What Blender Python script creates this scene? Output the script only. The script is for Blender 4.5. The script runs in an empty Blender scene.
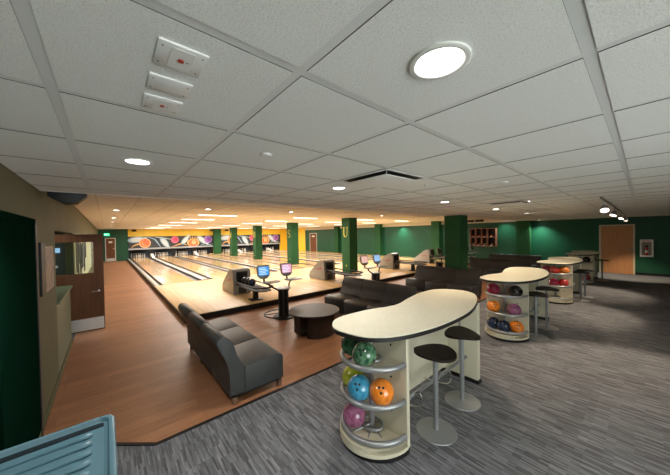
import bpy, bmesh, math, random
from math import pi, sin, cos, radians
from mathutils import Vector, Matrix
random.seed(7)
S = bpy.context.scene
COL = S.collection

# ------------------------------------------------------------------ camera
FPX = 265.68
yaw, pitch, roll = 0.7096, -0.0130, -0.0182
fwd = Vector((sin(yaw)*cos(pitch), cos(yaw)*cos(pitch), sin(pitch)))
rt = Vector((cos(yaw), -sin(yaw), 0)); up = rt.cross(fwd)
r2 = rt*cos(roll) + up*sin(roll); u2 = up*cos(roll) - rt*sin(roll)
cd = bpy.data.cameras.new('camera'); cam = bpy.data.objects.new('camera', cd); COL.objects.link(cam)
m = Matrix((r2, u2, -fwd)).transposed().to_4x4(); m.translation = Vector((0, 0, 1.913))
cam.matrix_world = m
cd.sensor_fit = 'HORIZONTAL'; cd.sensor_width = 36; cd.lens = 36*FPX/670; cd.clip_start = 0.05; cd.clip_end = 200
S.camera = cam

# ------------------------------------------------------------------ world, exposure
w = bpy.data.worlds.new('world'); S.world = w; w.use_nodes = True
bg = w.node_tree.nodes['Background']
bg.inputs[0].default_value = (0.94, 1.0, 0.98, 1); bg.inputs[1].default_value = 3.5
S.view_settings.view_transform = 'Standard'; S.view_settings.look = 'None'
S.view_settings.exposure = 0.97; S.view_settings.gamma = 1.0; S.view_settings.use_curve_mapping = False

DOWN_W = 40      # downlights over the carpet
STRIP_W = 42     # strip fixtures over the lanes
CAN_W = 16       # round cans over the lane side
TRACK_W = 130
WARM = (1.0, 0.93, 0.85); NEUT = (1.0, 0.95, 0.88)

def lamp(name, kind, loc, power, color, parent=None, size=0.2, spot=None, blend=0.6, direction=(0, 0, -1), sy=None):
    ld = bpy.data.lights.new(name, kind); ld.energy = power; ld.color = color
    if kind == 'AREA':
        ld.size = size
        if sy: ld.shape = 'RECTANGLE'; ld.size_y = sy
        else: ld.shape = 'DISK'
    else: ld.shadow_soft_size = size
    if kind == 'SPOT': ld.spot_size = radians(spot); ld.spot_blend = blend
    o = bpy.data.objects.new(name, ld); COL.objects.link(o)
    o.location = loc; o.rotation_euler = Vector(direction).to_track_quat('-Z', 'Y').to_euler()
    if parent: o.parent = parent
    return o

# ------------------------------------------------------------------ materials
MATS = {}
def mat(name, color, rough=0.6, metal=0.0, emis=None, es=0.0, spec=0.5, coat=0.0, trans=0.0):
    if name in MATS: return MATS[name]
    m = bpy.data.materials.new(name); m.use_nodes = True
    b = m.node_tree.nodes['Principled BSDF']
    b.inputs['Base Color'].default_value = (*color, 1); b.inputs['Roughness'].default_value = rough
    b.inputs['Metallic'].default_value = metal; b.inputs['Specular IOR Level'].default_value = spec
    b.inputs['Coat Weight'].default_value = coat; b.inputs['Coat Roughness'].default_value = 0.08
    b.inputs['Transmission Weight'].default_value = trans
    if emis: b.inputs['Emission Color'].default_value = (*emis, 1); b.inputs['Emission Strength'].default_value = es
    MATS[name] = m; return m

def noisy(name, stops, scale=(1, 1, 1), nscale=5, detail=4, rough=0.6, bump=0.0, bscale=None, spec=0.5, coat=0.0, metal=0.0, dist=0.0, object_co=False):
    """procedural colour from stretched noise"""
    m = mat(name, stops[0][1], rough, metal, spec=spec, coat=coat)
    nt = m.node_tree; N = nt.nodes; L = nt.links; b = N['Principled BSDF']
    tc = N.new('ShaderNodeTexCoord'); mp = N.new('ShaderNodeMapping'); mp.inputs['Scale'].default_value = scale
    L.new(tc.outputs['Object'], mp.inputs[0])
    nz = N.new('ShaderNodeTexNoise'); nz.inputs['Scale'].default_value = nscale; nz.inputs['Detail'].default_value = detail
    nz.inputs['Distortion'].default_value = dist
    L.new(mp.outputs[0], nz.inputs['Vector'])
    cr = N.new('ShaderNodeValToRGB'); L.new(nz.outputs['Fac'], cr.inputs[0])
    el = cr.color_ramp.elements
    while len(el) < len(stops): el.new(0.5)
    for e, (p, c) in zip(el, stops): e.position = p; e.color = (*c, 1)
    L.new(cr.outputs[0], b.inputs['Base Color'])
    if bump:
        bp = N.new('ShaderNodeBump'); bp.inputs['Strength'].default_value = bump; bp.inputs['Distance'].default_value = 0.004
        if bscale:
            n2 = N.new('ShaderNodeTexNoise'); n2.inputs['Scale'].default_value = bscale; n2.inputs['Detail'].default_value = 3
            L.new(tc.outputs['Object'], n2.inputs['Vector']); L.new(n2.outputs['Fac'], bp.inputs['Height'])
        else: L.new(nz.outputs['Fac'], bp.inputs['Height'])
        L.new(bp.outputs[0], b.inputs['Normal'])
    return m

def planks(name, c1, c2, length, width, along='X', rough=0.35, grain=0.35, mortar=(0.05, 0.03, 0.02), msize=0.002, coat=0.0, squash=1.0, blotch=0.0):
    m = mat(name, c1, rough, coat=coat); nt = m.node_tree; N = nt.nodes; L = nt.links; b = N['Principled BSDF']
    tc = N.new('ShaderNodeTexCoord'); mp = N.new('ShaderNodeMapping'); L.new(tc.outputs['Object'], mp.inputs[0])
    if along == 'Y': mp.inputs['Rotation'].default_value = (0, 0, pi/2)
    br = N.new('ShaderNodeTexBrick'); L.new(mp.outputs[0], br.inputs['Vector'])
    br.inputs['Color1'].default_value = (*c1, 1); br.inputs['Color2'].default_value = (*c2, 1); br.inputs['Mortar'].default_value = (*mortar, 1)
    br.inputs['Scale'].default_value = 1; br.inputs['Mortar Size'].default_value = msize
    br.inputs['Brick Width'].default_value = length; br.inputs['Row Height'].default_value = width; br.inputs['Bias'].default_value = 0
    br.offset = 0.37; br.offset_frequency = 2
    m2 = N.new('ShaderNodeMapping'); L.new(mp.outputs[0], m2.inputs[0]); m2.inputs['Scale'].default_value = (1.2, 26, 1)
    nz = N.new('ShaderNodeTexNoise'); nz.inputs['Scale'].default_value = 3; nz.inputs['Detail'].default_value = 5; L.new(m2.outputs[0], nz.inputs['Vector'])
    mr = N.new('ShaderNodeMapRange'); mr.inputs['From Min'].default_value = 0.3; mr.inputs['From Max'].default_value = 0.7
    mr.inputs['To Min'].default_value = 1-grain; mr.inputs['To Max'].default_value = 1+grain; L.new(nz.outputs['Fac'], mr.inputs['Value'])
    mx = N.new('ShaderNodeVectorMath'); mx.operation = 'SCALE'; L.new(br.outputs['Color'], mx.inputs[0]); L.new(mr.outputs[0], mx.inputs['Scale'])
    L.new(mx.outputs[0], b.inputs['Base Color'])
    return m

M = {}
M['wall_olive'] = noisy('olive_paint', [(0.3, (0.118, 0.122, 0.064)), (0.7, (0.135, 0.138, 0.074))], nscale=2, rough=0.7, spec=0.25, bump=0.1, bscale=90)
M['sage'] = noisy('sage_paint', [(0.3, (0.085, 0.12, 0.055)), (0.7, (0.10, 0.135, 0.065))], nscale=2, rough=0.5)
M['green'] = noisy('green_wall_paint', [(0.3, (0.008, 0.068, 0.033)), (0.7, (0.010, 0.080, 0.040))], nscale=1.5, rough=0.42, spec=0.35, bump=0.15, bscale=60)
M['dkgreen'] = noisy('dark_green_door_paint', [(0.3, (0.003, 0.018, 0.010)), (0.7, (0.004, 0.022, 0.013))], nscale=2, rough=0.9, spec=0.0)
M['colgreen'] = noisy('green_column_paint', [(0.3, (0.016, 0.078, 0.026)), (0.7, (0.020, 0.090, 0.032))], nscale=2, rough=0.6, spec=0.2)
M['yellow'] = noisy('yellow_wall_paint', [(0.3, (0.80, 0.52, 0.035)), (0.7, (0.85, 0.57, 0.045))], nscale=2, rough=0.5)
M['cream'] = mat('cream_laminate', (0.62, 0.58, 0.44), 0.4)
M['creamtop'] = noisy('cream_bar_top_laminate', [(0.35, (0.74, 0.71, 0.56)), (0.65, (0.80, 0.77, 0.62))], nscale=30, rough=0.34)
M['creamwall'] = mat('pale_upper_wall_paint', (0.66, 0.60, 0.48), 0.7)
M['wood'] = planks('walnut_plank_floor', (0.40, 0.185, 0.092), (0.30, 0.135, 0.066), 1.2, 0.15, 'X', rough=0.42, grain=0.22, mortar=(0.12, 0.06, 0.03), msize=0.0015)
M['lane'] = planks('maple_lane_boards', (0.78, 0.54, 0.29), (0.67, 0.43, 0.20), 3.0, 0.04, 'Y', rough=0.16, grain=0.12, mortar=(0.50, 0.30, 0.13), msize=0.0012, coat=0.4)
M['approach'] = planks('maple_approach_boards', (0.76, 0.52, 0.25), (0.63, 0.39, 0.165), 1.6, 0.057, 'Y', rough=0.42, grain=0.14, mortar=(0.48, 0.27, 0.11), msize=0.002, coat=0.0)
M['tile'] = noisy('ceiling_tile', [(0.34, (0.68, 0.69, 0.66)), (0.42, (0.83, 0.84, 0.81)), (0.6, (0.87, 0.88, 0.85))], nscale=230, detail=2, rough=0.9, bump=0.5, bscale=150, spec=0.1)
M['tile_lane'] = mat('lane_ceiling_tile', (0.86, 0.83, 0.76), 0.9, spec=0.1)
M['tile_edge'] = mat('shadow_line_tile_edge', (0.10, 0.10, 0.09), 0.9)  # near-black tile sides paint in the shadow lines along the grid
M['tee'] = mat('ceiling_grid_tee', (0.74, 0.75, 0.73), 0.5)
M['tee_lane'] = mat('lane_ceiling_grid_tee', (0.70, 0.66, 0.58), 0.6)
M['black'] = mat('black_plastic', (0.010, 0.010, 0.011), 0.5, spec=0.3)
M['blackwood'] = mat('black_rubber_trim', (0.010, 0.008, 0.008), 0.5)
M['pit'] = mat('pit_black', (0.006, 0.006, 0.007), 0.8)
M['grey'] = noisy('grey_hood_plastic', [(0.3, (0.30, 0.295, 0.28)), (0.7, (0.34, 0.335, 0.32))], nscale=3, rough=0.35)
M['steel'] = mat('silver_powder_coat', (0.33, 0.34, 0.35), 0.36, metal=0.55)
M['chrome'] = mat('polished_chrome', (0.7, 0.7, 0.7), 0.15, metal=1)
M['kick'] = noisy('brushed_steel_kick_plate', [(0.3, (0.52, 0.52, 0.50)), (0.7, (0.62, 0.62, 0.60))], scale=(3, 3, 60), nscale=4, rough=0.32, metal=0.8)
M['vinyl'] = noisy('charcoal_vinyl', [(0.3, (0.040, 0.043, 0.043)), (0.7, (0.048, 0.051, 0.051))], nscale=6, rough=0.5, bump=0.08, bscale=140, spec=0.4)
M['vinyl2'] = noisy('shaded_charcoal_vinyl', [(0.3, (0.020, 0.021, 0.022)), (0.7, (0.026, 0.027, 0.028))], nscale=6, rough=0.42, bump=0.08, bscale=140, spec=0.5)  # charcoal vinyl darkened, painting in the dimmer light on the farther sofas
M['espresso'] = noisy('espresso_laminate', [(0.3, (0.020, 0.012, 0.009)), (0.7, (0.034, 0.021, 0.015))], scale=(1, 12, 1), nscale=5, rough=0.45, spec=0.3)
M['seatwood'] = noisy('dark_bentwood', [(0.3, (0.012, 0.007, 0.006)), (0.7, (0.020, 0.012, 0.010))], scale=(1, 10, 1), nscale=6, rough=0.5, spec=0.2)
M['leg'] = mat('bronze_sofa_leg', (0.25, 0.15, 0.10), 0.3, metal=0.5)
M['doorwood'] = noisy('brown_door_veneer', [(0.3, (0.125, 0.050, 0.022)), (0.7, (0.165, 0.070, 0.032))], scale=(6, 6, 0.6), nscale=4, rough=0.5, spec=0.2)
M['doorlight'] = noisy('light_oak_door_veneer', [(0.3, (0.40, 0.18, 0.07)), (0.7, (0.48, 0.23, 0.095))], scale=(5, 5, 0.5), nscale=4, rough=0.45)
M['frame'] = mat('pale_door_frame_paint', (0.50, 0.45, 0.32), 0.5)
M['white'] = mat('white_plastic', (0.78, 0.78, 0.74), 0.45)
M['plate'] = mat('white_ceiling_plate', (0.80, 0.80, 0.78), 0.5)
M['red'] = mat('red_enamel', (0.45, 0.02, 0.015), 0.35)
M['led'] = mat('red_indicator', (0.4, 0.03, 0.02), 0.4)
M['lampglow'] = mat('downlight_glow', (1, 1, 1), 0.5, emis=(1, 0.98, 0.94), es=9)
M['stripglow'] = mat('strip_light_glow', (1, 1, 1), 0.5, emis=(1, 0.90, 0.74), es=3)
M['heads'] = mat('spot_lamp_glow', (1, 1, 1), 0.5, emis=(1, 0.80, 0.64), es=6)
M['teal'] = noisy('blue_grey_bin_plastic', [(0.3, (0.100, 0.205, 0.265)), (0.7, (0.112, 0.225, 0.285))], nscale=3, rough=0.2)
M['tealdk'] = mat('shaded_bin_plastic', (0.008, 0.016, 0.022), 0.5, spec=0.2)  # bin plastic darkened to paint in shade on the body and rim gap
M['gutter'] = mat('gutter_dark_plastic', (0.035, 0.037, 0.038), 0.35)
M['cap'] = noisy('pale_grey_capping', [(0.3, (0.42, 0.40, 0.36)), (0.7, (0.50, 0.48, 0.44))], nscale=3, rough=0.35)
M['letter'] = mat('gold_letter', (0.75, 0.60, 0.06), 0.4)
M['scr_blue'] = mat('blue_screen', (0.02, 0.1, 0.3), 0.3, emis=(0.08, 0.36, 0.85), es=0.5)
M['scr_white'] = mat('white_screen_rows', (0.5, 0.5, 0.6), 0.3, emis=(0.6, 0.8, 1.0), es=0.6)
M['scr_pink'] = mat('pink_screen', (0.4, 0.2, 0.25), 0.3, emis=(0.85, 0.40, 0.55), es=0.5)
M['scr_rose'] = mat('rose_screen', (0.4, 0.2, 0.2), 0.3, emis=(0.9, 0.55, 0.45), es=0.45)
M['scr_pale'] = mat('pale_blue_screen', (0.2, 0.3, 0.4), 0.3, emis=(0.35, 0.58, 0.9), es=0.45)
M['scr_off'] = mat('dull_grey_screen', (0.10, 0.12, 0.11), 0.25)
M['exit'] = mat('exit_sign_green', (0.02, 0.4, 0.15), 0.4, emis=(0.03, 0.75, 0.28), es=1.0)
M['exitw'] = mat('exit_sign_lettering', (0.8, 1, 0.85), 0.4, emis=(0.8, 1.0, 0.85), es=1.3)
M['glass'] = mat('door_glass', (0.8, 0.9, 0.85), 0.03, trans=1.0)
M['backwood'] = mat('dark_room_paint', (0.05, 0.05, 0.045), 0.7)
M['rackwood'] = noisy('reddish_cubby_wood', [(0.3, (0.30, 0.12, 0.07)), (0.7, (0.38, 0.16, 0.10))], nscale=6, rough=0.5)
M['poster'] = noisy('mottled_poster_print', [(0.35, (0.10, 0.07, 0.06)), (0.5, (0.30, 0.21, 0.18)), (0.65, (0.22, 0.18, 0.10))], nscale=9, rough=0.5)
M['lines'] = mat('hood_rubber_edge', (0.05, 0.05, 0.05), 0.4)

def carpet():
    m = mat('grey_striped_carpet_planks', (0.15, 0.15, 0.16), 0.95, spec=0.1); nt = m.node_tree; N = nt.nodes; L = nt.links; b = N['Principled BSDF']
    tc = N.new('ShaderNodeTexCoord')
    mp = N.new('ShaderNodeMapping'); mp.inputs['Rotation'].default_value = (0, 0, pi/2); L.new(tc.outputs['Object'], mp.inputs[0])
    br = N.new('ShaderNodeTexBrick'); L.new(mp.outputs[0], br.inputs['Vector'])
    br.inputs['Color1'].default_value = (0.60, 0.60, 0.60, 1); br.inputs['Color2'].default_value = (1.38, 1.38, 1.38, 1); br.inputs['Mortar'].default_value = (0.9, 0.9, 0.9, 1)
    br.inputs['Scale'].default_value = 1; br.inputs['Mortar Size'].default_value = 0; br.inputs['Brick Width'].default_value = 0.17; br.inputs['Row Height'].default_value = 0.017
    br.offset = 0.37; br.inputs['Bias'].default_value = 0
    s = N.new('ShaderNodeMapping'); s.inputs['Scale'].default_value = (60, 3.0, 1); L.new(tc.outputs['Object'], s.inputs[0])
    n1 = N.new('ShaderNodeTexNoise'); n1.inputs['Scale'].default_value = 1.6; n1.inputs['Detail'].default_value = 4; L.new(s.outputs[0], n1.inputs['Vector'])
    cr = N.new('ShaderNodeValToRGB'); L.new(n1.outputs['Fac'], cr.inputs[0]); e = cr.color_ramp.elements
    e[0].position = 0.36; e[0].color = (0.108, 0.110, 0.119, 1); e[1].position = 0.64; e[1].color = (0.196, 0.201, 0.216, 1)
    mx = N.new('ShaderNodeMix'); mx.data_type = 'RGBA'; mx.blend_type = 'MULTIPLY'; mx.inputs[0].default_value = 1
    L.new(cr.outputs[0], mx.inputs[6]); L.new(br.outputs['Color'], mx.inputs[7]); L.new(mx.outputs[2], b.inputs['Base Color'])
    bp = N.new('ShaderNodeBump'); bp.inputs['Strength'].default_value = 0.3; bp.inputs['Distance'].default_value = 0.003
    L.new(n1.outputs['Fac'], bp.inputs['Height']); L.new(bp.outputs[0], b.inputs['Normal'])
    return m
M['carpet'] = carpet()

def ball_mat(name, c1, c2, sc=3.0):
    return noisy(name, [(0.38, c1), (0.62, c2)], nscale=sc*4, detail=3, rough=0.12, coat=0.6, dist=1.5)
BALLS = {
 'dark_green': ball_mat('dark_green_swirl_ball', (0.008, 0.05, 0.02), (0.03, 0.13, 0.06)),
 'green': ball_mat('green_swirl_ball', (0.012, 0.07, 0.03), (0.12, 0.26, 0.15)),
 'lime': ball_mat('lime_ball', (0.30, 0.34, 0.02), (0.42, 0.46, 0.05)),
 'blue': ball_mat('sky_blue_ball', (0.03, 0.22, 0.38), (0.06, 0.32, 0.50)),
 'orange': ball_mat('orange_ball', (0.72, 0.19, 0.015), (0.85, 0.27, 0.03)),
 'pink': ball_mat('pink_purple_ball', (0.22, 0.06, 0.13), (0.36, 0.13, 0.24)),
 'crimson': ball_mat('crimson_ball', (0.22, 0.005, 0.03), (0.32, 0.015, 0.06)),
 'black': ball_mat('black_ball', (0.008, 0.008, 0.009), (0.02, 0.02, 0.022)),
 'mauve': ball_mat('mauve_ball', (0.20, 0.06, 0.14), (0.30, 0.11, 0.21)),
 'navy': ball_mat('navy_ball', (0.006, 0.016, 0.045), (0.012, 0.03, 0.08)),
 'red': ball_mat('red_ball', (0.32, 0.015, 0.015), (0.48, 0.03, 0.02)),
 'amber': ball_mat('amber_ball', (0.48, 0.13, 0.01), (0.62, 0.20, 0.02)),
}

# ------------------------------------------------------------------ mesh helpers
class MB:
    def __init__(s): s.bm = bmesh.new(); s.mats = []
    def mi(s, m):
        if m not in s.mats: s.mats.append(m)
        return s.mats.index(m)
    def _add(s, verts, faces, m, smooth=False):
        i = s.mi(m); vs = [s.bm.verts.new(v) for v in verts]; out = []
        for f in faces:
            try: fc = s.bm.faces.new([vs[k] for k in f]); fc.material_index = i; fc.smooth = smooth; out.append(fc)
            except ValueError: pass
        return out
    def box(s, a, b, m, bevel=0, seg=2):
        (x0, y0, z0), (x1, y1, z1) = a, b
        v = [(x0,y0,z0),(x1,y0,z0),(x1,y1,z0),(x0,y1,z0),(x0,y0,z1),(x1,y0,z1),(x1,y1,z1),(x0,y1,z1)]
        f = [(0,3,2,1),(4,5,6,7),(0,1,5,4),(1,2,6,5),(2,3,7,6),(3,0,4,7)]
        fs = s._add(v, f, m)
        if bevel:
            es = list({e for q in fs for e in q.edges})
            r = bmesh.ops.bevel(s.bm, geom=es, offset=bevel, segments=seg, profile=0.5, affect='EDGES', clamp_overlap=True)
            for q in r['faces']: q.smooth = True; q.material_index = s.mi(m)
        return s
    def quad(s, pts, m): s._add(pts, [tuple(range(len(pts)))], m); return s
    def prism(s, pts, z0, z1, m, axis='Z', bevel=0, seg=2, smooth=False):
        """closed outline extruded along axis; outline coordinates are the other two axes in order"""
        def p(a, b, c):
            return {'Z': (a, b, c), 'Y': (a, c, b), 'X': (c, a, b)}[axis]
        n = len(pts); v = [p(a, b, z0) for a, b in pts] + [p(a, b, z1) for a, b in pts]
        f = [tuple(range(n))[::-1], tuple(range(n, 2*n))]
        fs = s._add(v, f, m) + s._add([], [], m)
        vs = [q for q in s.bm.verts][-2*n:]
        i = s.mi(m); side = []
        for k in range(n):
            fc = s.bm.faces.new([vs[k], vs[(k+1) % n], vs[n+(k+1) % n], vs[n+k]]); fc.material_index = i; fc.smooth = smooth; side.append(fc)
        if bevel:
            es = list({e for q in fs for e in q.edges})
            r = bmesh.ops.bevel(s.bm, geom=es, offset=bevel, segments=seg, profile=0.5, affect='EDGES', clamp_overlap=True)
            for q in r['faces']: q.smooth = True; q.material_index = i
        return s
    def lathe(s, prof, c, m, n=32, axis='Z', smooth=True):
        v = []; f = []
        for k in range(n):
            a = 2*pi*k/n
            for r, z in prof:
                if axis == 'Z': v.append((c[0]+r*cos(a), c[1]+r*sin(a), c[2]+z))
                elif axis == 'X': v.append((c[0]+z, c[1]+r*cos(a), c[2]+r*sin(a)))
                else: v.append((c[0]+r*cos(a), c[1]+z, c[2]+r*sin(a)))
        L = len(prof)
        for k in range(n):
            k2 = (k+1) % n
            for j in range(L-1): f.append((k*L+j, k2*L+j, k2*L+j+1, k*L+j+1))
        s._add(v, f, m, smooth)
        return s
    def cyl(s, c, r, z0, z1, m, n=24, axis='Z', bev=0.0):
        s.lathe([(1e-5, z0), (r-bev, z0), (r, z0+bev), (r, z1-bev), (r-bev, z1), (1e-5, z1)] if bev else [(1e-5, z0), (r, z0), (r, z0), (r, z1), (r, z1), (1e-5, z1)], c, m, n, axis, smooth=bool(bev) or True)
        return s
    def tube(s, pts, r, m, n=10, closed=False):
        pts = [Vector(p) for p in pts]; L = len(pts); rings = []; i = s.mi(m)
        prev = None
        for k, p in enumerate(pts):
            if closed: t = pts[(k+1) % L]-pts[k-1]
            else: t = pts[min(k+1, L-1)]-pts[max(k-1, 0)]
            t.normalize()
            if prev is None:
                ref = Vector((0, 0, 1)) if abs(t.z) < 0.9 else Vector((1, 0, 0)); a = t.cross(ref).normalized()
            else: a = (prev - t*prev.dot(t)).normalized()
            prev = a; bb = t.cross(a)
            rr = r[k] if isinstance(r, (list, tuple)) else r
            rings.append([s.bm.verts.new(p+a*rr*cos(2*pi*j/n)+bb*rr*sin(2*pi*j/n)) for j in range(n)])
        for k in range(L if closed else L-1):
            A, B = rings[k], rings[(k+1) % L]
            for j in range(n):
                fc = s.bm.faces.new([A[j], A[(j+1) % n], B[(j+1) % n], B[j]]); fc.smooth = True; fc.material_index = i
        if not closed:
            for R, rev in ((rings[0], True), (rings[-1], False)):
                fc = s.bm.faces.new(R[::-1] if rev else R); fc.material_index = i
        return s
    def build(s, name, parent=None, recalc=True, local=None):
        if recalc: bmesh.ops.recalc_face_normals(s.bm, faces=s.bm.faces)
        me = bpy.data.meshes.new(name); s.bm.to_mesh(me); s.bm.free()
        for m in s.mats: me.materials.append(m)
        try: me.set_sharp_from_angle(angle=radians(38))
        except Exception: pass
        o = bpy.data.objects.new(name, me); COL.objects.link(o)
        if parent is not None:
            o.parent = parent
        return o

def tag(o, label=None, cat=None, group=None, kind=None):
    if label: o['label'] = label
    if cat: o['category'] = cat
    if group: o['group'] = group
    if kind: o['kind'] = kind
    return o
def empty(name, loc=(0, 0, 0), rz=0):
    o = bpy.data.objects.new(name, None); COL.objects.link(o); o.location = loc; o.rotation_euler = (0, 0, rz); o.empty_display_size = 0.1; return o
def copy_tree(o, parent=None):
    c = o.copy(); COL.objects.link(c); c.parent = parent
    for ch in list(o.children): copy_tree(ch, c)
    return c
def struct(mb, name): o = mb.build(name); o['kind'] = 'structure'; return o
def smooth_curve(pts, n=6, closed=True):
    out = []; L = len(pts)
    for k in range(L if closed else L-1):
        g = lambda j: pts[j % L] if closed else pts[min(max(j, 0), L-1)]
        p0, p1, p2, p3 = g(k-1), g(k), g(k+1), g(k+2)
        for i in range(n):
            t = i/n
            out.append(tuple(0.5*((2*b)+(-a+c)*t+(2*a-5*b+4*c-d)*t*t+(-a+3*b-3*c+d)*t**3) for a, b, c, d in zip(p0, p1, p2, p3)))
    if not closed: out.append(tuple(pts[-1]))
    return out

# ------------------------------------------------------------------ dimensions
XL, XR = -0.528, 16.62
HC, HL = 2.43, 2.64         # ceiling over the carpet, ceiling over the lanes
YS = 4.15                   # where the ceiling steps up
YB, YE = -3.0, 28.4
AX0, AY0, AY1 = 1.27, 6.6, 11.6     # approach platform
AZ = 0.15

# ------------------------------------------------------------------ floors
b = MB(); b.box((XL-2.6, YB, -0.1), (XR+0.1, 8.9, 0.0), M['carpet']); struct(b, 'floor')
b = MB()
wood = [(0.30, 2.95), (XR-0.02, 2.95), (XR-0.02, AY0+0.03), (AX0+0.03, AY0+0.03), (AX0+0.03, YE), (XL+0.01, YE), (XL+0.01, 3.69)]
b.prism(wood, 0.0005, 0.008, M['wood']); struct(b, 'floor.001')
b = MB()
def strip_line(b, p, q, wd, z0, z1, m):
    p = Vector(p); q = Vector(q); d = (q-p).normalized(); n = Vector((-d.y, d.x))*wd/2
    b.prism([tuple(p+n), tuple(q+n), tuple(q-n), tuple(p-n)], z0, z1, m)
strip_line(b, (XL+0.01, 3.675), (0.30, 2.94), 0.03, 0.001, 0.012, M['blackwood'])
strip_line(b, (0.295, 2.94), (XR-0.02, 2.94), 0.03, 0.001, 0.012, M['blackwood'])
struct(b, 'trim_1')

# ------------------------------------------------------------------ ceilings
def tiles(b, x0, x1, y0, y1, z, px, py, mt, mtee, t=0.6096, g=0.016, rec=0.003, bev=0.0003):
    i0 = math.floor((x0-px)/t); i1 = math.ceil((x1-px)/t); j0 = math.floor((y0-py)/t); j1 = math.ceil((y1-py)/t)
    for i in range(i0, i1):
        for j in range(j0, j1):
            a0 = max(px+i*t+g, x0); a1 = min(px+(i+1)*t-g, x1); c0 = max(py+j*t+g, y0); c1 = min(py+(j+1)*t-g, y1)
            if a1-a0 < 0.01 or c1-c0 < 0.01: continue
            v = [(a0, c0, z+rec+.004), (a1, c0, z+rec+.004), (a1, c1, z+rec+.004), (a0, c1, z+rec+.004)]
            w_ = [(a0+bev, c0+bev, z), (a1-bev, c0+bev, z), (a1-bev, c1-bev, z), (a0+bev, c1-bev, z)]
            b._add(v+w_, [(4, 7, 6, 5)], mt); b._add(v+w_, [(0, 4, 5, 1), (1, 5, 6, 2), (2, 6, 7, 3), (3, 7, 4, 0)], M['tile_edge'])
    b.box((x0, y0, z+rec), (x1, y1, z+rec+0.03), mtee)
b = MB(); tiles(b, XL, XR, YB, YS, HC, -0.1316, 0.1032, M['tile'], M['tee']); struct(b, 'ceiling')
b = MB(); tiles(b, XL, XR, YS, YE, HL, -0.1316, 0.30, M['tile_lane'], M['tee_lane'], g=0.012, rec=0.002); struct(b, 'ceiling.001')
b = MB(); b.box((XL, YS-0.001, HC-0.004), (XR, YS+0.02, HL+0.02), M['tee']); struct(b, 'trim_2')

# ------------------------------------------------------------------ walls
T = 0.12
b = MB()
OY0, OY1, CY = 5.13, 7.62, 6.82      # opening; counter part ends at CY
b.box((XL-T, YB, 0), (XL, OY0, HC+0.3), M['wall_olive'])
b.box((XL-T, OY0, 2.03), (XL, OY1, HC+0.3), M['wall_olive'])
b.box((XL-T, OY1, 0), (XL, YE+0.1, HC+0.3), M['wall_olive'])
b.box((XL-T, OY0, 0), (XL, CY, 1.03), M['sage'])
struct(b, 'wall_left')
# lower green band left of the counter (thin painted wainscot plane)
b = MB(); b.box((XL-0.30, OY0, 1.031), (XL+0.035, CY+0.02, 1.065), M['sage'], bevel=0.006)
tag(b.build('service_counter'), 'sage green service counter ledge in the left wall opening', 'counter')
b = MB()
b.box((XL, 3.76, 0.008), (XL+0.014, CY, 0.10), M['wall_olive'], bevel=0.004)
b.box((XL, OY1, 0.008), (XL+0.014, YE, 0.10), M['wall_olive'])
struct(b, 'baseboard_left')
b = MB()   # small room beyond the opening
b.box((XL-2.6, 4.4, 0), (XL-T, 4.5, 2.5), M['backwood']); b.box((XL-2.7, 4.4, 0), (XL-2.6, 9.0, 2.5), M['backwood'])
b.box((XL-2.6, 8.9, 0), (XL-T, 9.0, 2.5), M['backwood']); b.box((XL-2.6, 4.5, 2.35), (XL-T, 8.9, 2.4), M['backwood'])
struct(b, 'wall_side_room')
b = MB(); b.box((XR, YB, 0), (XR+T, 24.4, 2.40), M['green']); b.box((XR, YB, 2.40), (XR+T, 24.4, HL+0.1), M['creamwall'])
b.box((XR, 24.4, 0), (XR+T, YE+1.4, HL+0.1), M['yellow'])
o = struct(b, 'wall_right')
b = MB(); b.box((XR-0.015, YB, 0), (XR-0.001, 0.25, 0.1), M['black']); b.box((XR-0.015, 1.32, 0.009), (XR-0.001, 3.74, 0.11), M['black']); struct(b, 'baseboard_right')
b = MB(); b.box((2.4, YB-T, 0), (XR+T, YB, HC+0.3), M['green']); struct(b, 'wall_front_light_block')  # unseen wall behind the camera, added to cut ambient light on the right
b = MB()
b.box((XL-T, YE, 0), (1.36, YE+0.12, HL+0.1), M['green'])
b.box((1.36, YE, 2.0), (XR+T, YE+0.12, HL+0.1), M['yellow'])
b.box((15.7, YE, 0), (XR+T, YE+0.12, 2.0), M['yellow'])
b.box((8.17, YE, 0), (8.80, YE+0.12, 2.0), M['yellow'])
struct(b, 'wall_back')
b = MB()  # black pit behind the pin decks
b.box((1.3, YE+1.3, -0.1), (15.75, YE+1.4, 2.1), M['pit']); b.box((1.30, YE+0.12, -0.1), (1.36, YE+1.35, 2.1), M['pit'])
b.box((15.70, YE+0.12, -0.1), (15.76, YE+1.35, 2.1), M['pit']); b.box((1.3, YE+0.12, 1.98), (15.76, YE+1.35, 2.05), M['pit'])
struct(b, 'wall_pit')

# pilasters on the right wall
for k, (y0, y1, x0, top) in enumerate([(3.78, 4.36, 16.25, HC), (8.65, 9.2, 16.3, HL), (13.55, 14.1, 16.3, HL), (18.6, 19.1, 16.3, HL)]):
    b = MB(); z0 = 0.009
    b.box((x0, y0, 0.009), (XR-0.002, y1, top-0.002), M['colgreen'])
    o = b.build('wall_pilaster'); tag(o, ['dark green pilaster on right wall between shoe cubby and glossy green wall',
        'green pilaster on the far right wall, nearest of three beyond the low ceiling', 'green pilaster on the far right wall, middle of three beyond the low ceiling',
        'green pilaster on the far right wall, farthest of three by the far aisle door'][k], 'pilaster')

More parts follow.
